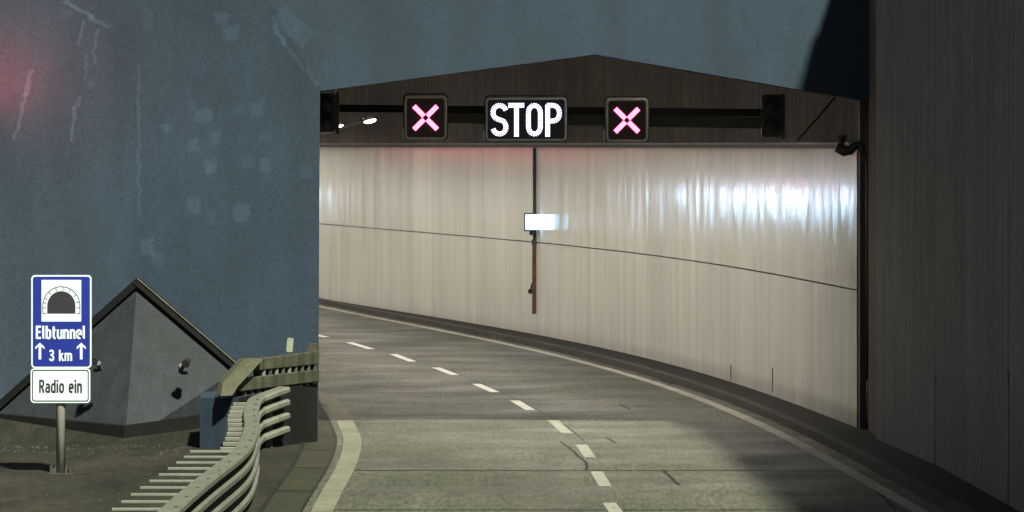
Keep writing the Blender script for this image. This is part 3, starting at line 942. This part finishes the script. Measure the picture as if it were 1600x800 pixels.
def text_mesh(text, x0, z0, h, width, y, w=0.135):
    """stroke lettering: left edge x0, baseline z0, cap height h, squeezed to the total width"""
    gap = 0.085
    tot = sum(GL[c_][0]+gap for c_ in text)-gap
    sx = width/tot
    mb = MB(); x = 0; lay = 0
    for c_ in text:
        for st in GL[c_][1]:
            pts = [(x0+(x+px)*sx, z0+pz*h) for px, pz in st]
            L, Rr = ribbon_pts(pts, w*h)
            yy = y-lay*0.0004; lay += 1
            n_ = len(L)
            vs_ = [Vector((p.x,yy-.003,p.z)) for p in L]+[Vector((p.x,yy-.003,p.z)) for p in Rr]
            mb.add(vs_, [(i,i+1,n_+i+1,n_+i) for i in range(n_-1)])
        x += GL[c_][0]+gap
    return mb

# STOP message sign
cs = V(822, 186.5, DG)
MS = thing('message_sign', 'wide black LED sign showing STOP in white dots', 'LED sign', tuple(cs))
w, h = 126*kg, 67*kg
mb = MB(); mb.prism(rrect(0,0,w-.02,h-.02,.05), 0.0, 0.22); mb.build('housing', M['signal_black'], MS)
M['frame_dim'] = mat('sign_frame_dim', (0.48,0.48,0.51), 0.5, metal=0.0, var=((5,0.25),(50,0.2)))
mb = MB(); mb.ring(rrect(0,0,w,h,.06), rrect(0,0,w-.06,h-.06,.04), -0.03, 0.02); mb.build('frame', M['frame_dim'], MS, bevel=0.006)
mb = MB(); mb.ring(rrect(0,.02,w+.05,h+.05,.08), rrect(0,.02,w+.005,h+.005,.07), 0.03, 0.10); mb.build('backing_board', M['black_steel'], MS)
mb = MB(); mb.beam((-w/2-.025,0.02,-h/2+.0),(-w/2-.025,0.02,-h/2+.17),0.02,0.03); mb.build('side_bracket', M['sign_white'], MS)
mb = MB(); mb.box(-.3,.3,.2,.26,-.05,.25); mb.build('mount', M['black_steel'], MS)
lx = {'S': -54.5, 'T': -27.5, 'O': 0.5, 'P': 30}; lwid = {'S': 26, 'T': 25, 'O': 25, 'P': 25}
hh = 52*kg
for ch in 'STOP':
    gw, strokes = GL[ch]
    sx = lwid[ch]*kg/gw
    mb = MB()
    for st in strokes:
        pts = [Vector((px*sx, 0, pz*hh*0.98)) for px, pz in st]
        # resample evenly
        out = resample(pts, 0.029)
        for i, p in enumerate(out):
            d = (out[min(i+1,len(out)-1)]-out[max(i-1,0)])
            if d.length < 1e-5: continue
            d.normalize(); s_ = Vector((-d.z,0,d.x))
            for a_ in (-0.027, 0.0, 0.027):
                q = p+s_*a_
                mb.disc((lx[ch]*kg+q.x, -.012, -hh/2+q.z), 0.0122, 0.005, 7)
    mb.build('led_letter', M['led_white'], MS)

# traffic lights
def traffic_light(px0, px1, py0, py1, label):
    c_ = V((px0+px1)/2, (py0+py1)/2, DG-0.05)
    w, h = (px1-px0)*kg, (py1-py0)*kg
    t = thing('traffic_light', label, 'traffic light', tuple(c_), group='unlit traffic lights at the ends of the gantry beam')
    mb = MB(); mb.bbox(-w/2,w/2,0,.22,-h/2,h/2,.03); mb.build('housing', M['signal_black'], t)
    mb = MB(); mb.box(w/2,w/2+.06,.06,.2,-h/2-.03,h/2+.02); mb.build('backing_board', M['dark_steel'], t)
    for s_ in (-1, 1):
        z = s_*h*.24
        mb = MB()
        n_ = 20; r = min(w,h/2)*.40
        mb.disc((0,-.004,z), r, .03, n_); mb.build('lens', M['lens'], t, smooth=True)
        mb = MB()
        o_ = [( (r+.012)*math.cos(R(-20+220*i/12)), (r+.012)*math.sin(R(-20+220*i/12))) for i in range(13)]
        i_ = [( (r+.002)*math.cos(R(-20+220*i/12)), (r+.002)*math.sin(R(-20+220*i/12))) for i in range(13)]
        mb.strip([Vector((x,-.001,z+q)) for x,q in o_], [Vector((x,-.17,z+q)) for x,q in o_])
        mb.strip([Vector((x,-.001,z+q)) for x,q in i_], [Vector((x,-.17,z+q)) for x,q in i_])
        mb.strip([Vector((x,-.17,z+q)) for x,q in i_], [Vector((x,-.17,z+q)) for x,q in o_])
        mb.build('visor', M['signal_black'], t)
    return t
traffic_light(1190, 1221, 148, 214, 'unlit black two lens traffic light at the right end of the beam')
traffic_light(491, 524, 146, 206, 'unlit black traffic light half hidden behind the blue portal edge')

# pendant lamps deep in the tunnel
def pendant(px, py, D, L, label):
    c_ = V(px, py, D)
    t = thing('tunnel_lamp', label, 'lamp', tuple(c_), rotz=R(20), group='lit lamps hanging deep in the tunnel')
    k_ = D/F
    n_ = 16
    mb = MB(); rows = []
    vs_ = []; fs_ = []
    hw = L*k_/2; hh_ = hw*0.36
    m_ = 8
    for i in range(m_+1):
        a_ = math.pi*i/m_
        for j in range(n_):
            b_ = 2*math.pi*j/n_
            vs_.append((hw*math.cos(a_), hh_*1.2*math.sin(a_)*math.cos(b_), hh_*math.sin(a_)*math.sin(b_)*(1.0 if math.sin(b_) < 0 else .5)))
    for i in range(m_):
        for j in range(n_):
            fs_.append((i*n_+j, i*n_+(j+1)%n_, (i+1)*n_+(j+1)%n_, (i+1)*n_+j))
    mb.add(vs_, fs_); o = mb.build('diffuser', M['lamp_white'], t, smooth=True); o.rotation_euler = (0, R(-12), 0)
    mb = MB(); mb.box(-hw*1.1,hw*.7,-.05,.05,hh_*.7,hh_*.7+.05); o = mb.build('housing', M['dark_steel'], t); o.rotation_euler = (0, R(-12), 0)
    mb = MB(); mb.beam((-.1,0,hh_),( -.1,0,7.42-c_.z),.02,.02); mb.build('hanger', M['black_steel'], t)
    return t
pendant(578, 189, 124, 20, 'larger bright white lamp below the beam, left of the red X')
pendant(530, 197, 123.5, 13, 'smaller bright white lamp close to the blue portal edge')
# dark luminaire carrier between them
mb = MB(); mb.beam(V(500,209,129.5), V(566,187,127), .12, .10)
tag(mb.build('lamp_carrier', M['dark_steel'], origin=V(533,198,128)), 'dark slanting carrier between the two bright tunnel lamps', 'bracket')

# ------------------------------------------------------------------ emergency light box on the wall
def wall_at(px):
    """point of the lining under a photo column"""
    best = min(wall_c, key=lambda p: abs(800+p.x/p.y*F-px)); return best
def light_box(p, nrm, z, label, lit='box_light', w_=0.33, h_=0.36):
    t = thing('light_box', label, 'light box', (p.x, p.y, z), group='glowing light boxes along the tunnel walls')
    x0_, x1_ = (-w_, -0.01) if nrm > 0 else (0.01, w_)
    mb = MB(); mb.box(x0_,x1_,0.0,.16,-h_/2,h_/2); mb.build('housing', M['box_rim'], t)
    g_ = .028; xo = x0_-g_ if nrm > 0 else x1_+g_; xi = x1_ if nrm > 0 else x0_
    a_, b_ = min(xo, xo+math.copysign(g_*1.3, nrm)), max(xo, xo+math.copysign(g_*1.3, nrm))
    mb = MB(); mb.box(a_,b_,-.03,.1,-h_/2-g_,h_/2+g_)
    lo_, hi_ = (b_, b_+w_*.55) if nrm > 0 else (a_-w_*.55, a_)
    mb.box(lo_,hi_,-.03,.1,h_/2,h_/2+g_); mb.box(lo_,hi_,-.03,.1,-h_/2-g_,-h_/2); mb.build('rim', M['box_rim'], t)
    mb = MB(); mb.box(x0_+.012,x1_-.002,-.012,-.001,-h_/2+.01,h_/2-.01); mb.build('lit_face', M[lit], t)
    xg = x0_+.14 if nrm > 0 else x1_-.14
    mb = MB(); mb.tube([(xg,.05,-h_/2),(xg,.05,-h_/2-.12)], .05, 10); mb.build('gland', M['black_steel'], t)
    return t
M['box_rim'] = mat('box_rim_blue', (0.03,0.07,0.16), 0.4, var=((10,0.2),))
BOXY = (170, 175, 180, 185); BOARDY = 166
wp = wall_at(844)
light_box(Vector((wp.x, wp.y, 0)), 1, CH-(347-HZ)/F*wp.y, 'glowing blue white light box on the tunnel wall')
# boxes added further round the bend, unseen, to put streaks on the glossy wall
for y in BOXY:
    i = min(range(len(re)), key=lambda i: abs(re[i].y-y)); q = min(wall_c, key=lambda c: (c-re[i]).length)
    light_box(q, 1, 2.6, 'added light box out of sight round the bend of the tunnel', 'box_far', .55)
# glowing board added out of sight round the bend, mirrored by the glossy panels
i = min(range(len(re)), key=lambda i: abs(re[i].y-BOARDY)); q = min(wall_c, key=lambda c: (c-re[i]).length)
M['board_white'] = emis('board_white', (0.5,0.75,1.0), 5.0)
IB = thing('added_board', 'large glowing board added out of sight round the bend', 'board', (q.x-.5, q.y, 1.5))
mb = MB(); mb.box(-.42,.42,0,.2,.4,1.62); mb.build('housing', M['box_rim'], IB)
mb = MB(); mb.box(-.38,.38,-.02,-.001,.5,1.22); mb.build('lit_face', M['board_white'], IB)
mb = MB(); mb.box(-.38,.38,-.02,-.001,1.32,1.58); mb.build('red_band', M['board_red'], IB)
mb = MB(); mb.box(-.06,.06,.05,.12,-1.5,.4); mb.build('leg', M['dark_steel'], IB)

# vertical trunking and brown channel on the wall
wt = wall_at(839); kt = wt.y/F
tz = lambda py: CH-(py-HZ)/F*wt.y
CT = thing('cable_trunking', 'dark vertical cable trunking down the white wall behind the light box', 'trunking', (wt.x, wt.y, tz(375)))
ang = -0.22
mb = MB(); mb.box(-.055,.055,-.12,-.01,0,tz(231)-tz(375)); mb.build('duct', M['trunk'] if 'trunk' in M else M.setdefault('trunk', mat('trunking_blue_grey', (0.05,0.06,0.085), 0.5, var=((6,0.2),))), CT)
BC = thing('wall_channel', 'rust brown vertical channel on the white wall below the light box', 'channel', (wt.x-.01, wt.y-.02, tz(490)))
mb = MB(); mb.box(-.06,.055,-.10,-.01,0,tz(378)-tz(490)); mb.build('channel', M['brown'], BC)
mb = MB(); mb.box(-.075,.07,-.115,-.012,tz(382)-tz(490),tz(376)-tz(490)+.03); mb.build('clamp', M['galv'], BC)
mb = MB(); mb.tube([(-.10,-.1,tz(455)-tz(490)),(-.10,-.02,tz(455)-tz(490))], .06, 12); mb.tube([(-.10,-.06,tz(455)-tz(490)),(-.06,-.06,tz(442)-tz(490))], .02, 8); mb.build('knob', M['black_steel'], BC)

def added_glow(loc, m, label, out):
    t = thing('added_glow', label, 'beacon lamp', tuple(loc), group=None)
    mb = MB(); rows = 8; n_ = 14; r = .085
    pts_ = [(0,0,-.1),(0,0,-.06)]+[(0,0,-.05+.15*math.sin(R(90*i/rows))) for i in range(rows)]
    rad_ = [r*.9,r]+[r*max(.06, math.cos(R(90*i/rows))) for i in range(rows)]
    mb.tube(pts_[2:], rad_[2:], n_); mb.build('dome', m, t, smooth=True)
    mb = MB(); mb.tube([(0,0,-.12),(0,0,-.052)], r*1.15, n_); mb.build('base', M['black_steel'], t)
    mb = MB(); mb.beam((0,0,-.13), Vector((0,0,-.13))+out, .05, .04); mb.build('bracket', M['dark_steel'], t)
    return t
added_glow(V(-26, 140, 74.4), M['added_glow_red'], 'added unseen red lamp tinting the blue portal wall at far left', Vector((0,1.3,0)))  # red lamp added outside the view to give the wall its red glow

# hidden lane signals round the bend
def far_signal(q, a):
    t = thing('lane_signal', 'lit red X lane signal round the bend of the tunnel', 'lane signal', tuple(q), rotz=a, group='lane closure signals deeper in the tunnel')
    mb = MB(); mb.prism(rrect(0,0,.7,.7,.06), 0.0, 0.2); mb.build('housing', M['signal_black'], t)
    for s_ in (-1,1):
        mb = MB(); mb.beam((-.2,-.01-.004*s_,-.2*s_),(.2,-.01-.004*s_,.2*s_),.008,.08,up=Vector((0,1,0))); mb.build('led_bar', M['led_red'], t)
    return t
for y in (150, 185):
    i = min(range(len(re)), key=lambda i: abs(re[i].y-y))
    for off in (-1.6, -5.4):
        q = re[i]+normals(re)[i]*off; q.z = 4.75
        far_signal(q, math.atan2(normals(re)[i].y, normals(re)[i].x))

M['added_red'] = emis('added_red', (1.0, 0.10, 0.20), 3.0)
M['added_red_strong'] = emis('added_red_strong', (1.0, 0.10, 0.18), 34.0)
for y, off in [(y, -8.2) for y in range(92, 200, 9)]+[(y, .55) for y in range(164, 232, 5)]:  # red lamps added out of sight to redden the top of the lining
    i = min(range(len(re)), key=lambda i: abs(re[i].y-y)); q = re[i]+normals(re)[i]*off; q.z = 4.05 if y % 2 else 4.3
    t = thing('added_red_lamp', 'added red lamp out of sight round the bend of the tunnel', 'lamp', tuple(q), rotz=math.atan2(normals(re)[i].y, normals(re)[i].x)+(R(35) if off < 0 else 0), group='added red lamps out of sight round the bend')
    mb = MB(); mb.tube([(0,.02,0),(0,.12,0)], .17, 16); mb.build('housing', M['signal_black'], t)
    mb = MB(); mb.disc((0,.018,0), .15 if off < 0 else .27, .05, 16); mb.build('lens', M['added_red' if off < 0 else 'added_red_strong'], t, recalc=False)

# ------------------------------------------------------------------ tunnel sign
sb = G(95, 741)
TS = thing('tunnel_sign', 'blue Elbtunnel sign above a white Radio ein plate on a grey pole', 'road sign', tuple(sb))
ks = sb.y/F
def sx_(px): return (px-95)*ks
def sz_(py): return (741-py)*ks
mb = MB(); mb.tube([(0,0,0),(0,0,sz_(436))], 7.3*ks, 20); mb.build('pole', M['galv_pole'], TS, smooth=True)
mb = MB(); mb.box(-.17,.17,-.10,.10,0,.018)
mb.build('base_plate', M['dark_steel'], TS)
for s_ in (-1,1):
    for y in (-.06,.06):
        mb = MB(); mb.tube([(s_*.13,y,.018),(s_*.13,y,.12)], .018, 8); mb.build('bolt', M['dark_steel'], TS)
mb = MB(); mb.add([(-.12,0,.018),(-.06,0,.018),(-.06,0,.12)],[(0,1,2)]); mb.prism([(-.15,.019),(-.06,.019),(-.06,.13)],-.01,.01); mb.prism([(.06,.019),(.15,.019),(.06,.13)],-.01,.01); mb.build('gusset', M['dark_steel'], TS)
yb = -.10
w, h = 94*ks, 145*ks; cx, cz = sx_(97), sz_(502)
mb = MB(); mb.prism(rrect(cx,cz,w,h,.05), yb, yb+.03); bp_ = mb.build('direction_panel', M['sign_white'], TS)
mb = MB(); mb.prism(rrect(cx,cz,w-.042,h-.042,.035), yb-.003, yb-.0005); mb.build('blue_field', M['sign_blue'], bp_)
pcx, pcz = sx_(97), sz_(469.5); pw, ph = 62*ks, 65*ks
mb = MB(); mb.prism(rrect(pcx,pcz,pw,ph,.005,1), yb-.007, yb-.0035); pic = mb.build('pictogram_field', M['sign_white'], bp_)
# tunnel arch: dark mouth and a ring of outlined stones
ax, az = pcx, sz_(489.5); rx = 22*ks; sh = 12*ks; rr = 23*ks
def archp(rx_, rz_, s_): return [(ax-rx_, az), (ax+rx_, az), (ax+rx_, az+s_)]+[(ax+rx_*math.cos(R(a)), az+s_+rz_*math.sin(R(a))) for a in range(10,180,10)]+[(ax-rx_, az+s_)]
mb = MB(); mb.prism(archp(rx, rr, sh), yb-.010, yb-.0075); 
def line2(p, q, w_):
    L, Rr = ribbon_pts([p, q], w_); mb.add([(v.x,yb-.0095,v.z) for v in (L[0],L[1],Rr[1],Rr[0])],[(0,1,2,3)])
ro = 29*ks; rzo = 30*ks; ri = 23.4*ks
outl = [(ax-ro,az)]+[(ax-ro,az+sh)]+[(ax+ro*math.cos(R(a)), az+sh+rzo*math.sin(R(a))) for a in range(170,0,-10)]+[(ax+ro,az+sh),(ax+ro,az)]
L, Rr = ribbon_pts(outl, .011); n_ = len(L)
mb.add([(v.x,yb-.0085,v.z) for v in L]+[(v.x,yb-.0085,v.z) for v in Rr], [(i,i+1,n_+i+1,n_+i) for i in range(n_-1)])
for a in (12,36,60,84,108,132,156,170):
    c_, s_ = math.cos(R(a)), math.sin(R(a))
    line2((ax+ri*c_, az+sh+rr*1.03*s_), (ax+ro*c_, az+sh+rzo*s_), .009)
for s_ in (-1,1):
    line2((ax+s_*ri, az+.003), (ax+s_*ro, az+.003), .009)
    line2((ax+s_*ri, az+sh*.75), (ax+s_*ro, az+sh*.75), .009)
mb.build('tunnel_symbol', M['sign_black'], bp_)
text_mesh('Elbtunnel', sx_(57.5), sz_(529), 20.5*ks, 77*ks, yb-.005, .165).build('place_lettering', M['sign_white'], bp_)
text_mesh('3 km', sx_(78), sz_(563.5), 17.5*ks, 36*ks, yb-.005, .155).build('distance_lettering', M['sign_white'], bp_)
for px in (63.5, 128):
    mb = MB(); x = sx_(px); z0, z1 = sz_(561), sz_(535)
    mb.prism([(x-.018,z0),(x+.018,z0),(x+.018,z1-.03),(x-.018,z1-.03)], yb-.0055, yb-.0035)
    mb.prism([(x-.062,z1-.058),(x-.062,z1-.09),(x,z1-.034),(x+.062,z1-.09),(x+.062,z1-.058),(x,z1)], yb-.0065, yb-.0036)
    mb.build('arrow', M['sign_white'], bp_)
w, h = 93*ks, 54*ks; cx, cz = sx_(95.5), sz_(602)
mb = MB(); mb.prism(rrect(cx,cz,w,h,.05), yb, yb+.03); rp = mb.build('radio_plate', M['sign_white'], TS)
mb = MB(); mb.ring(rrect(cx,cz,w-.04,h-.04,.035), rrect(cx,cz,w-.068,h-.068,.025), yb-.003, yb-.0005); mb.build('border', M['sign_black'], rp)
text_mesh('Radio ein', sx_(62.5), sz_(612.5), 20*ks, 67*ks, yb-.004, .125).build('lettering', M['sign_black'], rp)
for z in (sz_(450), sz_(550), sz_(602)):
    mb = MB(); mb.tube([(0,0,z-.03),(0,0,z+.03)], 8.6*ks, 18); mb.box(-.1,.1,-.07,-.06,z-.02,z+.02); mb.build('clamp', M['galv_pole'], TS)

# ------------------------------------------------------------------ crash block and barrier at the portal pier
c0 = Vector((-4.62, 72.0, 0)); c1 = Vector((-4.02, 71.6, 0)); c2 = Vector((-2.95, 73.5, 0)); c3 = Vector((-3.25, 74.4, 0)); c4 = Vector((-4.7, 73.6, 0))
zb = 0.80
zt0, zt1, zt2 = P(315,622,72.0).z, P(373,622,71.6).z, P(498,596,73.5).z
BK = thing('crash_block', 'blue grey concrete block with a darker road side under the tan barrier', 'concrete block', tuple(c1))
mb = MB()
t0, t1, t2 = c0.copy(), c1.copy(), c2.copy(); t0.z, t1.z, t2.z = zt0, zt1, zt2
t3, t4 = c3.copy(), c4.copy(); t3.z = zt2; t4.z = zt0
dn = Vector((0,0,-.1))
mb.add([c0+dn,c1+dn,c2+dn,c3+dn,c4+dn,t0,t1,t2,t3,t4], [(0,1,6,5),(5,6,9),(6,7,8,9),(0,5,9,4),(3,4,9,8),(2,3,8,7),(1,2,7,6)])
local(mb, c1).build('body', M['block_blue'], BK)
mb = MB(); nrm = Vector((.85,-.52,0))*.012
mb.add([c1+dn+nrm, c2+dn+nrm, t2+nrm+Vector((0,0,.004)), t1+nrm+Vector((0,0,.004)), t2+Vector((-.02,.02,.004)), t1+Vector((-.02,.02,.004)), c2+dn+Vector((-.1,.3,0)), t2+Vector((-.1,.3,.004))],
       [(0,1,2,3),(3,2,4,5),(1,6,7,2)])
local(mb, c1).build('dark_facing', M['block_dark'], BK)  # road side coloured darker than the rest of the block

BR = thing('barrier_railing', 'tan painted double rail barrier standing on the blue grey block', 'barrier', tuple(c1+Vector((0,0,.8))))
bo = c1+Vector((0,0,.8))
Dn, Df = 71.75, 73.4
def bar(px0, yt0, yb0, px1, yt1, yb1, D0, D1, thick=.12):
    a0 = P(px0,yt0,D0); a1 = P(px0,yb0,D0); b0 = P(px1,yt1,D1); b1 = P(px1,yb1,D1); o_ = Vector((-.06,thick,0))
    return [a0,a1,b1,b0,a0+o_,a1+o_,b1+o_,b0+o_], [(0,1,2,3),(4,7,6,5),(0,3,7,4),(1,5,6,2),(0,4,5,1),(3,2,6,7)]
mb = MB(); mb.add(*bar(398,561.5,579,499,548.5,569,72.1,Df,.16)); local(mb,bo).build('rail', M['tan_paint'], BR, bevel=.012)
mb = MB(); mb.add(*bar(372,592,612,499,577,596,71.8,Df,.16)); local(mb,bo).build('rail', M['tan_paint'], BR, bevel=.012)
# sloping end piece
mb = MB()
q = [P(345,620,71.5), P(363,619,71.5), P(409,561,72.0), P(396,560,72.0)]
q2 = [P(346,602,71.6), P(376,563,72.1)]
o_ = Vector((-.08,.22,0))
mb.add([P(345,619,71.45),P(363,618,71.45),P(372,604,71.6),P(412,561,72.05),P(399,559.5,72.1),P(380,561.5,72.15),P(348,598,71.7)]+[v+o_ for v in (P(345,619,71.45),P(363,618,71.45),P(372,604,71.6),P(412,561,72.05),P(399,559.5,72.1),P(380,561.5,72.15),P(348,598,71.7))],
       [(0,1,2,3,4,5,6),(13,12,11,10,9,8,7)]+[(i,i+7,(i+1)%7+7,(i+1)%7) for i in range(7)])
local(mb,bo).build('sloping_end', M['tan_light'], BR, bevel=.012)
for i in range(9):    # spacer blocks in the gaps
    t = (i+.6)/9.4
    D = 72.2+(Df-72.2)*t
    px = 404+94*t
    yt, yb_ = 577.5-8.5*t, 593-15*t
    mb = MB(); mb.add(*bar(px,yt-2,yb_+2,px+5,yt-3,yb_+1,D+.05,D+.06,.08)); local(mb,bo).build('spacer', M['galv'] if i in (0,2,4) else M['dark_steel'], BR)
for i in range(11):
    t = (i+.5)/11.3
    D = 71.9+(Df-71.9)*t
    px = 374+122*t; yt = 611-16*t
    mb = MB(); mb.add(*bar(px,yt-3,yt+9-5*t,px+6,yt-4,yt+8-5*t,D+.05,D+.06,.08)); local(mb,bo).build('spacer', M['dark_steel'], BR)
mb = MB(); mb.add(*bar(374,610,622,497,594,607,72.05,Df+.18,.02)); local(mb,bo).build('back_plate', M['black_steel'], BR)
mb = MB(); mb.add(*bar(402,578,594,497,567,580,72.4,Df+.18,.02)); local(mb,bo).build('back_plate', M['black_steel'], BR)

mb = MB(); c_ = P(453,539,73.9); k_ = 73.9/F
mb.prism(rrect(0,0,10*k_,22*k_,.02,3), 0, .03)
o = mb.build('reflector_plate', M['pale_plate']); o.location = c_; o.rotation_euler = (0, R(5), 0)
tag(o, 'small pale yellow reflector plate above the tan barrier on the blue wall', 'reflector')
c_ = P(489,546,73.75); k_ = 73.75/F
mb = MB(); mb.bbox(-9*k_,9*k_,0,.14,-10*k_,9*k_,.02); o = mb.build('concrete_cap', M['tan_paint']); o.location = c_
tag(o, 'short tan end cap at the portal edge above the barrier rails', 'end cap')

# loose stones and litter along the foot of the plinth and the gutter
rs = random.Random(5); mb = MB()
def stone(x, y, r):
    z = vz(x, y); vs_ = []
    for k in range(6):
        a_ = k*math.pi/3; q = r*rs.uniform(.6,1.2); vs_.append((x+q*math.cos(a_), y+q*math.sin(a_), z-.01))
    vs_.append((x+rs.uniform(-.3,.3)*r, y+rs.uniform(-.3,.3)*r, z+r*rs.uniform(.5,.9)))
    mb.add(vs_, [(k,(k+1)%6,6) for k in range(6)])
for i in range(260):
    t = rs.random(); y = rs.gauss(71.6,.8); x = rs.uniform(-8.5,-4.7)
    stone(x, y, rs.uniform(.008,.03))
for i in range(150):
    y = rs.uniform(56,80); x = x_at(left_c, y)-rs.uniform(.3,1.0); stone(x, y, rs.uniform(.006,.02))
for i in range(120): stone(rs.uniform(-7.5,-3.9), rs.uniform(56,71), rs.uniform(.006,.022))
M['stone'] = mat('loose_stone', (0.045,0.043,0.034), 0.9, var=((9,0.5),))
tag(mb.build('debris', M['stone'], recalc=False), kind='stuff', label='loose stones and grit scattered on the dark verge', cat='debris')

# ------------------------------------------------------------------ guardrail
rail_px = [(450,607),(430,612),(405,622),(392,636),(384,650),(375,684),(357,710),(304,751),(255,792)]
zr = 0.76
rp_ = [G(x, y, zr) for x, y in rail_px]
rp_ = [Vector((p.x,p.y,0)) for p in rp_[2:]]
for px, D, dz in ((428,72.1,.07),(447,72.45,.115)):
    rp_.insert(0, Vector(((px-800)/F*D, D, dz)))
plan = rp_[::-1]
plan = [Vector((-3.75,18,0)), Vector((-3.68,36,0)), Vector((-3.62,45,0))]+plan
rc = resample(smooth_poly(plan, 8), 0.35)
for p in rc: p.x += 0.13*min(max((71.0-p.y)/6.0, 0), 1)
GR = thing('guardrail', 'steel guardrail with stacked corrugated rails curving up to the crash block', 'guardrail', tuple(G(384,690)))
go = Vector(GR.location)
def w_profile(z0, H_=0.30, t=0.006, dp=0.085):
    """W beam section: closed outline (a towards the road, z)"""
    key = [(0,0),(.02,.02),(dp,.055),(dp,.105),(.02,.14),(.02,.17),(dp,.205),(dp,.255),(.02,.29),(0,.31)]
    o_ = [(a_, z0+z/.31*H_) for a_, z in key]
    i_ = [(a_-.012, z0+z/.31*H_) for a_, z in reversed(key)]
    return o_+i_
ns_ = normals(rc)
pth = list(zip(rc, ns_))
def rail_profile(z1, d=.085, h=.105):
    return [(-.02,z1-h),(d*.55,z1-h),(d,z1-h*.72),(d,z1-h*.22),(d*.6,z1),(-.02,z1),(-.035,z1-.02),(-.035,z1-h+.02)]
for z1 in (.60, .40, .20):
    mb = MB(); mb.sweep(pth, rail_profile(z1)); local(mb, go).build('rail', M['galv'], GR)
mb = MB(); mb.sweep(pth, [(-.11,.69),(.06,.69),(.085,.71),(.085,.76),(.06,.785),(-.11,.785),(-.125,.76),(-.125,.71)]); top = local(mb, go).build('top_rail', M['galv'], GR)
mb = MB()
for i in range(3, len(rc)-1, 4):
    p = rc[i]+ns_[i]*.03
    mb.tube([(p.x,p.y,.784),(p.x,p.y,.796)], .018, 8)
local(mb, go).build('bolt_heads', M['dark_steel'], top)
# posts with their long top arms
acc = 0
arc_l = 0
spacing = 0.98
nextp = 0
for i in range(1, len(rc)):
    arc_l += (rc[i]-rc[i-1]).length
    if arc_l >= nextp and 28 < rc[i].y < 72.5:
        nextp = arc_l+spacing
        p, n_ = rc[i], ns_[i]
        mb = MB(); q = p-n_*.10
        mb.box(q.x-.05,q.x+.05,q.y-.03,q.y+.03,-.02,.72)
        pst = local(mb, go).build('post', M['galv'], GR)
        if p.y < 60.2:
            mb = MB()
            a_ = p-n_*.12; b_ = p-n_*.66
            mb.beam(Vector((a_.x,a_.y,.735)), Vector((b_.x,b_.y,.735)), .06, .034)
            local(mb, go).build('arm', M['galv'], pst, bevel=.008)
        else:
            mb = MB()
            a_ = p-n_*.10; b_ = p-n_*.34
            mb.beam(Vector((a_.x,a_.y,.70)), Vector((b_.x,b_.y,.70)), .06, .055)
            local(mb, go).build('arm', M['galv'], pst, bevel=.008)
